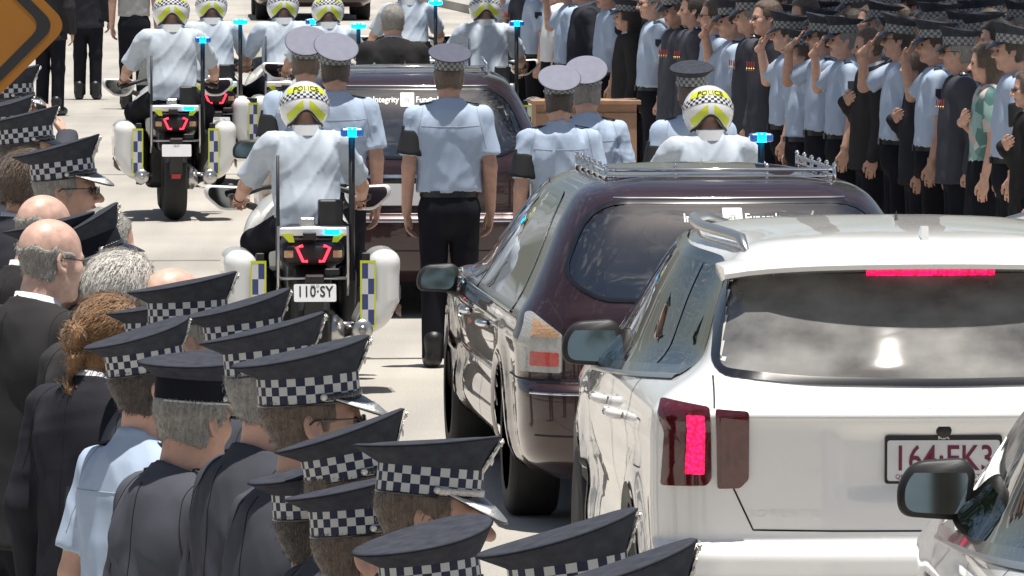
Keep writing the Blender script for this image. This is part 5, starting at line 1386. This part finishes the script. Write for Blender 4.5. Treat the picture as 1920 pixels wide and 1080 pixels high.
# ---- the rider: seated, hands on the grips (own root, origin under the seat)
def make_rider(seed=3):
    root = empty('person', (0, 0, 0))
    hm = head_matrix(math.radians(-15), 0, 0, True)
    place('body', body_mesh('ride', hm, 1, True), root)
    place('shirt', shirt_mesh('ride', seed, 0, True, False, 1.04, 0.0, 'shirt', 'rider_shirt', .028), root)
    fo = folds(seed, 5, 18, 40, (1, 1, .4))
    def tf(X, Y, Z):
        P = (X, Y, Z); A = (np.abs(X), Y, Z)
        d = cone(P, (0, .02, .86), (0, .02, .92), .17, .155, 1.2); d = smin(d, cone(A, (.10, .03, .86), (.255, .46, .76), .098, .075), .04); d = smin(d, cone(A, (.255, .46, .76), (.235, .20, .42), .072, .06), .03)
        return np.maximum(d, Z - .93) - .02 * (fo(P) - .1)
    V, Fc = surfnet(tf, (-.40, -.2, .34), (.40, .62, .98), .015); place('trousers', mesh('trousers', V, Fc, M['trousers']), root)
    for s in (-1, 1): place('boot', shoe_mesh(s, True), root)
    h = place('helmet', HELMET[0], root, hm @ Matrix.Diagonal((1.07, 1.05, 1.04, 1)))
    for m in HELMET[1:]: place(m.name.split('.')[0], m, h)
    place('collar', garment('rcollar', lambda: mesh('collar', [(.080 * k * math.sin(t), .05 + .085 * k * math.cos(t), z) for z, k in ((1.36, 1.0), (1.415, .92)) for t in np.linspace(0, 2 * math.pi, 25)[:-1]], [(j, (j + 1) % 24, 24 + (j + 1) % 24, 24 + j) for j in range(24)], M['white_shirt'])), root)
    return root

# ------------------------------------------------------------------ vehicles in place
def put(o, xy, head_deg, label, cat, group=None, scale=1.0):
    o.location = (xy[0], xy[1], 0); o.rotation_euler = (0, 0, math.radians(head_deg)); o.scale = (scale,) * 3; tag(o, label, cat, group); return o
suv, SUV_S = make_suv()
put(suv, spot(1772, 570), 3.56, 'white sport utility car with lit brake lamps close behind the maroon hearse', 'car', 'white cars in the procession')
suv2 = copy_tree(suv); put(suv2, (2.20, 19.05), 1.5, 'white car cut off by the lower right corner, black door mirror showing', 'car', 'white cars in the procession')
for ch in list(suv2.children):
    if ch.name.startswith('number_plate'):
        for t in list(ch.children): bpy.data.objects.remove(t)
for ch in suv2.children:
    if ch.name.startswith('door_mirror'): ch.location.z += .05
hearse, HS = make_hearse()
put(hearse, spot(1388, 440), 4.85, 'maroon hearse with chrome roof gallery directly ahead of the white car', 'hearse', 'maroon hearses')
h2 = copy_tree(hearse); put(h2, spot(765, 305), 1.4, 'maroon hearse farther ahead, behind the walking officer in the middle', 'hearse', 'maroon hearses')

h3 = copy_tree(hearse); put(h3, spot(590, 119), 3.0, 'dark car far up the road at the top edge, beyond the riders', 'car')
for ch in list(h3.children):
    if ch.name.startswith(('roof_gallery', 'window_l')): [bpy.data.objects.remove(g) for g in list(ch.children)]; bpy.data.objects.remove(ch)
bike = make_bike(); rider = make_rider()
BR = [  # px, s, heading, helmet head tilt, label parts
    (582, 350, 5, 'nearest police motorcycle, plate showing, left of the hearse', 'motorcycle officer in white shirt riding the nearest motorcycle on the left'),
    (327, 243, 5, 'police motorcycle at far left, wide tyre and blue lamps facing us', 'motorcycle officer at far left beyond the capped crowd'),
    (402, 222, 5, 'police motorcycle half hidden just right of the far left one', 'helmeted rider half hidden behind the far left rider'),
    (537, 222, 5, 'police motorcycle up ahead between left riders and pale capped pair', 'helmeted rider up ahead, left of the two pale capped officers'),
    (622, 227, 5, 'police motorcycle hidden behind the pair of pale capped officers', 'helmeted rider directly above the pair of pale capped officers'),
    (772, 200, 5, 'police motorcycle ahead of the first hearse, mostly hidden', 'helmeted rider just right of the grey haired man at the front hearse'),
    (918, 224, 5, 'police motorcycle on the right flank of the front hearse', 'helmeted rider to the right of the front hearse roof'),
    (1345, 356, 5, 'police motorcycle hidden behind the near hearse roof', 'motorcycle officer in white helmet seen above the near hearse roof'),
]
for i, (px, s, hd, lb, lr) in enumerate(BR):
    b = bike if i == 0 else copy_tree(bike); r = rider if i == 0 else copy_tree(rider)
    xy = spot(px, s); put(b, xy, hd, lb, 'motorcycle', 'police motorcycles of the escort')
    a = math.radians(hd); put(r, (xy[0] - .32 * math.sin(a), xy[1] + .32 * math.cos(a)), hd, lr, 'person', 'motorcycle escort riders', 1.06 if i == 1 else 1.0)
    if i in (1, 2, 4, 5):
        for ch in b.children:
            for g in ch.children:
                if g.name.startswith('beacon') and i in (2, 4, 5): set_mat(g, M['beacon_lit'])
    if i > 0:
        for ch in b.children:
            if ch.name.startswith('number_plate'):
                for t in list(ch.children):
                    if t.name.startswith('plate_number'): bpy.data.objects.remove(t)
    if i == 0:
        for ch in list(b.children):
            if ch.name.startswith('lower_beacon'): set_mat(ch, M['black'])

# ------------------------------------------------------------------ officers walking with the hearse
ESC = 'officers walking behind the front hearse'
PW = dict(lod=0, armband=True, outfit='shirt', group=ESC)
person(spot(574, 318), -4, 1.77, cap='pale', seed=21, hair=('short', 'hair_brown'), head=(2, 6, 0), label='officer in pale topped cap, left one of the pair beside the nearest rider', cap_opts=dict(tilt=.16), **PW)
person(spot(630, 330), -6, 1.78, cap='pale', seed=22, hair=('short', 'hair_dark'), head=(-3, -4, 0), label='officer in pale topped cap, right one of the pair, bare right forearm showing', cap_opts=dict(tilt=.20), **PW)
person(spot(842, 335), -5, 1.765, cap='slate', seed=23, hair=('short', 'hair_brown'), head=(6, 2, 0), wide=1.08, label='officer in slate cap walking alone directly behind the front hearse', cap_opts=dict(tilt=.02), **PW)
person(spot(1048, 346), -10, 1.67, cap='pale', seed=24, hair=('short', 'hair_dark'), head=(-3, 6, 0), wide=.95, label='dark haired officer in pale topped cap, just right of the front hearse', cap_opts=dict(tilt=.16), **PW)
person(spot(1098, 340), -10, 1.69, cap='pale', seed=25, hair=('grey', 'hair_grey'), head=(0, 12, 0), label='grey haired officer in pale topped cap, beside the dark haired one', cap_opts=dict(tilt=.16), **PW)
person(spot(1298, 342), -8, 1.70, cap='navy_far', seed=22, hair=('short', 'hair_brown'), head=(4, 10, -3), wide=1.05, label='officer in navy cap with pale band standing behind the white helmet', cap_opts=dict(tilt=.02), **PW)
person(spot(737, 262), -8, 1.78, outfit='suit', seed=31, lod=1, hair=('short', 'hair_grey'), head=(2, -4, 0), label='grey haired man in dark suit walking ahead of the front hearse')

# ------------------------------------------------------------------ the crowd at left, seen from behind
NEAR = 'uniformed mourners lining the left side'
def near(px, s, cy, face, **k):
    """cy: image row of the cap or crown centre, gives the height"""
    z = CAMH - (cy + 318) / s
    k.setdefault('lod', 0); k.setdefault('lean', 6.0); k.setdefault('outfit', 'tunic'); k.setdefault('group', NEAR)
    return person(spot(px, s), face, z + .045, **k)
HG = ('short', 'hair_grey'); HB = ('short', 'hair_brown'); HD = ('short', 'hair_dark')
near(1210, 1130, 1102, 62, seed=41, cap='navy', hair=HD, head=(4, 22, 0), label='navy cap and wearer at the bottom edge, just left of the white car bumper', cap_opts=dict(tilt=0.09))
near(1100, 1065, 1036, 64, seed=42, cap='navy', hair=HB, head=(4, 22, 0), label='wearer of the navy chequered cap overlapping the white car, bottom centre', cap_opts=dict(tilt=0.06, silver_strap=True))
near(818, 1010, 1040, 26, seed=43, cap='navy', hair=HD, head=(0, 18, 0), wide=.95, label='officer whose navy cap covers the chin of the capped officer in profile', cap_opts=dict(tilt=0.05))
near(815, 950, 860, 70, seed=41, cap='navy', hair=HB, head=(-2, 26, 0), label='officer in profile at bottom centre, silver strapped cap with braided peak', collar=True, cap_opts=dict(tilt=-0.06, braid=True, silver_strap=True))
near(695, 925, 942, 66, seed=44, cap='navy', hair=HB, head=(2, 20, 0), wide=.97, label='officer half hidden behind the profile officer, chequered band cut off', cap_opts=dict(tilt=0.03))
near(622, 890, 912, 66, seed=43, cap='navy', hair=HD, head=(2, 20, 0), wide=.95, label='officer with only a sliver of chequered cap left of the sunglasses officer', cap_opts=dict(tilt=0.03))
near(688, 900, 836, 66, seed=42, cap='navy', hair=HB, head=(3, 24, 0), glasses=True, label='officer in sunglasses and badged cap directly left of the profile officer', cap_opts=dict(tilt=0.12, silver_strap=False))
near(602, 850, 692, 64, seed=44, cap='navy', hair=HB, head=(2, 22, 0), glasses=True, label='brown haired officer in sunglasses, cap with bright silver edged peak', cap_opts=dict(tilt=0.03, braid=True))
near(530, 805, 644, 62, seed=41, cap='navy', hair=HG, head=(2, 18, 0), label='grey haired officer whose cap front just reaches the motorcycle plate', cap_opts=dict(tilt=0.05))
near(370, 775, 700, 60, seed=42, cap='navy', hair=('grey', 'hair_grey'), head=(-4, -16, 0), wide=1.04, label='grey haired officer seen from behind in plain banded navy cap', cap_opts=dict(tilt=-0.01, plain=True))
near(292, 735, 650, 50, seed=45, outfit='shirt', cap='navy', hair=HD, head=(2, 18, 0), label='officer in light blue shirt among the dark tunics at left', cap_opts=dict(tilt=0.09))
near(478, 715, 596, 64, seed=43, cap='navy', hair=HG, head=(2, 20, 0), label='officer behind, only a long grey cap top and gold badge showing left of the plate', cap_opts=dict(tilt=0.08))
near(372, 695, 558, 68, seed=44, cap='navy', hair=HG, head=(2, 22, 0), label='officer in profile with full chequered cap before the white motorcycle pannier', cap_opts=dict(tilt=0.00, silver_strap=False))
near(318, 672, 598, 62, seed=42, cap='navy', hair=HD, head=(2, 20, 0), wide=.95, label='officer with small piece of chequered cap right of the auburn bun', cap_opts=dict(tilt=-0.01))
near(200, 665, 560, 40, seed=46, outfit='jacket', hair=('bun', 'hair_auburn'), head=(-10, 14, 0), wide=.90, skin='skin_pale', label='woman with auburn hair pinned in a bun and blond curl')
near(325, 640, 505, 60, seed=47, outfit='suit', hair=('bald', 'hair_white'), head=(-8, 0, 0), skin='skin_pale', label='pale bald man with white fringe behind the auburn bun')
near(222, 640, 482, 46, seed=46, outfit='suit', hair=('full', 'hair_white'), head=(-12, 6, 0), wide=.95, skin='skin_pale', label='white haired mourner with full hair above the auburn bun')
near(200, 600, 440, 58, seed=48, cap='navy', hair=HG, head=(10, 22, 0), label='officer in tall tilted navy cap looking up at far left', cap_opts=dict(tilt=0.15, plain=True))
near(95, 618, 412, 50, seed=49, outfit='suit', hair=('bald', 'hair_grey'), head=(-8, 8, 0), glasses=True, skin='skin_pale', label='grey man in glasses and white collar with dark suit at left')
near(120, 600, 440, 62, seed=43, cap='navy', hair=HD, head=(2, 20, 0), label='officer with small chequered cap piece left of the tall tilted cap', cap_opts=dict(tilt=0.03))
near(192, 572, 395, 60, seed=47, outfit='suit', hair=('short', 'hair_grey'), head=(-12, 4, 0), label='cropped grey head behind the tall tilted cap')
near(78, 570, 365, 44, seed=47, outfit='suit', hair=('bald', 'hair_grey'), head=(-14, 0, 0), skin='skin_pale', label='shiny bald pink head at the left edge')
near(135, 532, 296, 72, seed=44, cap='navy', hair=HG, head=(2, 24, 0), glasses=True, label='officer in profile at left with glasses and sunlit cap peak', cap_opts=dict(tilt=0.07, braid=True))
near(58, 505, 290, 58, seed=46, outfit='jacket', hair=('full', 'hair_brown'), head=(-6, 0, 0), wide=.9, label='brown haired bareheaded woman behind the profile officer at left')
near(62, 470, 236, 64, seed=44, cap='navy', hair=HD, head=(2, 20, 0), label='officer at the left edge, cap third from the top there', cap_opts=dict(tilt=0.05))
near(20, 450, 212, 64, seed=43, cap='navy', hair=HD, head=(2, 20, 0), label='officer at the left edge, cap second from the top there', cap_opts=dict(tilt=0.05))
near(28, 425, 152, 68, seed=42, pose='salute', cap='navy', hair=HB, head=(2, 22, 0), label='saluting officer under the orange sign at the left edge', cap_opts=dict(tilt=-0.01, braid=True))
near(30, 600, 520, 56, seed=49, outfit='suit', hair=('short', 'hair_dark'), head=(-6, 0, 0), label='dark suited mourner cut off by the left edge') if False else None
# people far up the road at top left
FAR = 'people standing up the road at top left'
person(spot(95, 178), 20, 1.78, lod=1, outfit='suit', seed=31, head=(0, 0, 0), hair=HD, label='man in dark clothes right beside the orange sign', group=FAR)
person(spot(165, 168), 5, 1.80, lod=1, outfit='jacket', seed=31, head=(0, 0, 0), hair=HD, label='man in dark clothes up the road, second from the orange sign', group=FAR)
person(spot(252, 174), 0, 1.80, lod=1, outfit='grey_shirt', seed=32, head=(0, 0, 0), hair=HB, label='man in grey shirt and dark trousers beyond the far left rider', group=FAR)

# ------------------------------------------------------------------ the crowd at right, facing the road
RCG = 'mourners lining the right side of the road'
FR = [  # px of the body, s, outfit, pose, headgear, height
    (975, 205, 'tunic', 'down', None, 1.78), (1003, 209, 'shirt', 'down', 'navy_far', 1.80), (1040, 213, 'white_shirt', 'down', None, 1.74), (1066, 217, 'shirt', 'salute', 'navy_far', 1.78),
    (1095, 221, 'jacket', 'down', None, 1.80), (1140, 226, 'shirt', 'down', 'navy_far', 1.80), (1176, 231, 'suit', 'down', 'navy_far', 1.62), (1226, 240, 'shirt', 'down', None, 1.80),
    (1270, 246, 'tunic', 'down', 'navy_far', 1.78), (1300, 250, 'tunic', 'down', None, 1.80), (1338, 255, 'shirt', 'down', None, 1.78), (1374, 259, 'shirt', 'salute', 'navy_far', 1.76),
    (1408, 263, 'tunic', 'down', 'navy_far', 1.82), (1440, 267, 'tunic', 'down', None, 1.84), (1476, 270, 'shirt', 'salute', 'navy_far', 1.72), (1506, 274, 'shirt', 'down', 'navy_far', 1.62),
    (1541, 277, 'shirt', 'salute', 'navy_far', 1.74), (1580, 280, 'shirt', 'salute', 'navy_far', 1.74), (1632, 284, 'suit', 'heart', None, 1.72), (1684, 288, 'shirt', 'salute', 'navy_far', 1.78),
    (1722, 291, 'jacket', 'heart', None, 1.62), (1752, 294, 'shirt', 'salute', 'navy_far', 1.78), (1796, 297, 'tunic', 'down', 'navy_far', 1.74), (1850, 302, 'floral', 'heart', None, 1.70),
    (1896, 307, 'shirt', 'down', 'navy_far', 1.80), (1930, 316, 'suit', 'heart', None, 1.60)]
ORD = ['first', 'second', 'third', 'fourth', 'fifth', 'sixth', 'seventh', 'eighth', 'ninth', 'tenth', 'eleventh', 'twelfth', 'thirteenth', 'fourteenth', 'fifteenth', 'sixteenth', 'seventeenth', 'eighteenth', 'nineteenth', 'twentieth', 'twenty-first', 'twenty-second', 'twenty-third', 'twenty-fourth', 'twenty-fifth', 'twenty-sixth']
WORD = {'tunic': 'in dark tunic', 'shirt': 'in light blue shirt', 'white_shirt': 'in white shirt', 'jacket': 'in navy jacket', 'suit': 'in black suit', 'floral': 'in green floral blouse'}
PW2 = {'clasp': 'with clasped hands', 'down': 'with arms down', 'salute': 'saluting', 'heart': 'with hand on chest'}
cnt = {}; rng = random.Random(9)
HAIRS = [HB, HD, HG, HB, HD]
def rowlabel(row, outfit, pose):
    k = (row, outfit, pose); cnt[k] = cnt.get(k, 0) + 1
    return '%s mourner %s %s, from %s, %s row at right' % (ORD[cnt[k] - 1], PW2[pose], WORD[outfit], 'left' if row == 'front' else 'right', row)
HPOS = {'down': [(0, 0, 0), (2, 18, 0), (-6, -14, 2)], 'down2': [(1, 10, 0), (-3, -8, 0)], 'clasp': [(-10, 4, 0)], 'salute': [(2, 4, 0), (0, -12, 0)], 'salute2': [(3, 10, 0)], 'heart': [(-4, 0, 0)]}
VARY = {'down': ['down', 'down2', 'down'], 'salute': ['salute', 'salute2', 'salute']}
SAY = {'down2': 'down', 'salute2': 'salute'}
for i, (px, s, of, po, cp, h) in enumerate(FR):
    if po in VARY: po = VARY[po][i % 3]
    woman = of in ('floral',) or h < 1.63
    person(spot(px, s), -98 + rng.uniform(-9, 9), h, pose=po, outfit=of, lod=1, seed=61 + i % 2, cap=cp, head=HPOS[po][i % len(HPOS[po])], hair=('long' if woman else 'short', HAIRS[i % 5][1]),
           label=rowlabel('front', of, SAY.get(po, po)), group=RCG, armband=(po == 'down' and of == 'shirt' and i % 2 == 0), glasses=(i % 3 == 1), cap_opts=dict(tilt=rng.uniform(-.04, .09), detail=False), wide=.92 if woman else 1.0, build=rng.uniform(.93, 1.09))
# the rows behind, standing in the gaps
def line_x(y): return 0.19 + (52.4 - y * 11 / 15) * 0.1762
for row, (dx, name) in enumerate(((.50, 'second'), (1.0, 'third'), (1.5, 'fourth'), (2.05, 'fifth'))):
    y = 48.5 - row * .2
    while y < 77:
        x = line_x(y) + dx + rng.uniform(-.12, .12)
        px = 960 + x * FPX / y
        y2 = y + rng.uniform(.62, .92)
        if px < 2000 and px > 930:
            of = rng.choice(['tunic', 'shirt', 'suit', 'shirt', 'jacket', 'shirt', 'tunic']); po = rng.choice(['down', 'down2', 'salute', 'clasp']) if of in ('tunic', 'shirt') else rng.choice(['down', 'clasp'])
            cp = 'navy_far' if of in ('tunic', 'shirt') and rng.random() < .75 else None
            i = rng.randrange(10)
            person((x, y), -98 + rng.uniform(-12, 12), rng.uniform(1.68, 1.86), pose=po, outfit=of, lod=1, seed=61 + i % 2, cap=cp, head=HPOS[po][i % len(HPOS[po])], hair=('short', HAIRS[i % 5][1]),
                   label=rowlabel(name, of, SAY.get(po, po)), group=RCG, glasses=(i % 4 == 1), cap_opts=dict(tilt=rng.uniform(-.03, .09), detail=False), build=rng.uniform(.92, 1.10))
        y = y2

# ------------------------------------------------------------------ street things
def road_sign():
    s = 600.0; x, y = spot(-166, s)
    root = empty('road_sign', (x, y, 0), 0.02); tag(root, 'orange diamond road work sign with black border at the top left corner', 'sign')
    zc = CAMH - (45 + 318) / s; H = .50
    dia = lambda h: [(h, 0), (0, h), (-h, 0), (0, -h)]
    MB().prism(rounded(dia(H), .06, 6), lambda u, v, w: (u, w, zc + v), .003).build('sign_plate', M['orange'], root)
    for (h0, h1, m, off) in ((.46, .415, 'black_text', .0015),):
        a = rounded(dia(h0), .05, 6); b = rounded(dia(h1), .045, 6); n = len(a)
        V = [(u, -off, zc + v) for u, v in a] + [(u, -off, zc + v) for u, v in b]
        MB().add(V, [(j, (j + 1) % n, n + (j + 1) % n, n + j) for j in range(n)]).build('sign_border', M[m], root)
    MB().tube([(0, .03, 0), (0, .03, zc + .45)], .025, 10).build('sign_post', M['alu'], root, True)
    for dz in (-.25, .25): MB().box((0, .016, zc + dz), (.10, .012, .02)).build('sign_clamp', M['alu'], root)
road_sign()
def planter():
    x, y = spot(1095, 262)
    root = empty('timber_box', (x, y, 0), math.radians(4)); tag(root, 'tan timber box standing between the pale capped pair and the crowd', 'box')
    h = 1.05
    MB().box((0, 0, h / 2 + .02), (.36, .20, h / 2 - .02)).build('carcass', M['timber'], root)
    for i in range(3): MB().box((-.242 + .242 * i, -.2055, h / 2), (.1185, .006, h / 2 - .06), None, .003).build('front_panel', M['timber'], root)
    MB().box((0, 0, h + .015), (.39, .23, .015), None, .004).build('top_board', M['timber'], root); MB().box((0, 0, .03), (.37, .21, .03)).build('plinth', M['black'], root)
planter()
# trees standing behind the viewer, mirrored in the car glass
def tree(x, y, h, seed, label, group='street trees behind the viewer', dens=70):
    root = empty('street_tree', (x, y, 0)); tag(root, label, 'tree', group); r = random.Random(seed)
    MB().tube([(0, 0, -.1), (.1, .05, h * .25), (0, .1, h * .5), (.1, 0, h * .8)], [.30, .22, .16, .05], 10).build('trunk', M['bark'], root, True)
    V = []; Fc = []
    for c in range(46):
        a = r.uniform(0, 6.28); e = r.uniform(-.6, 1.4); R = r.uniform(.5, 1) * h * .30
        C = Vector((R * math.cos(a) * math.cos(e), R * math.sin(a) * math.cos(e), h * .68 + R * math.sin(e) * .9))
        for k in range(dens):
            p = C + Vector((r.gauss(0, 1), r.gauss(0, 1), r.gauss(0, .7))) * h * .055; u = Vector((r.gauss(0, 1), r.gauss(0, 1), r.gauss(0, 1))).normalized(); w = u.orthogonal().normalized()
            q = r.uniform(.10, .2); n = len(V); V += [p - u * q, p + w * q * .5, p + u * q, p - w * q * .5]; Fc.append((n, n + 1, n + 2, n + 3))
    MB().add(V, Fc).build('crown', M['leaf'], root)
    return root
tree(-8.5, 20, 15, 1, 'leafy tree outside the frame on the left, mirrored in the hearse glass')
tree(8.5, 19, 15, 2, 'leafy tree outside the frame on the right, mirrored in the hearse glass')
tree(-7.5, 6, 14, 3, 'leafy tree beside the viewer on the left, mirrored in car glass')
tree(8.0, 4, 14, 4, 'leafy tree beside the viewer on the right, mirrored in car glass')
bt = tree(-12, -34, 13, 5, 'leafy tree down the street behind the viewer, first in the row')
for k, (x, y, n) in enumerate(((-4, -38, 'second'), (4, -36, 'third'), (12, -39, 'fourth'), (20, -35, 'fifth'))):
    c = copy_tree(bt); c.location = (x, y, 0); c.rotation_euler = (0, 0, k * 1.3); c['label'] = 'leafy tree down the street behind the viewer, %s in the row' % n
st = tree(line_x(52) + 2.4, 52, 12.0, 7, 'shade tree behind the right crowd, nearest of its row', 'shade trees behind the right crowd', 62)
for k, (y, n) in enumerate(((58.5, 'second'), (65, 'third'), (72, 'farthest'))):
    c = copy_tree(st); c.location = (line_x(y) + 2.4, y, 0); c.rotation_euler = (0, 0, 1 + k * 1.7); c['label'] = 'shade tree behind the right crowd, %s of its row' % n
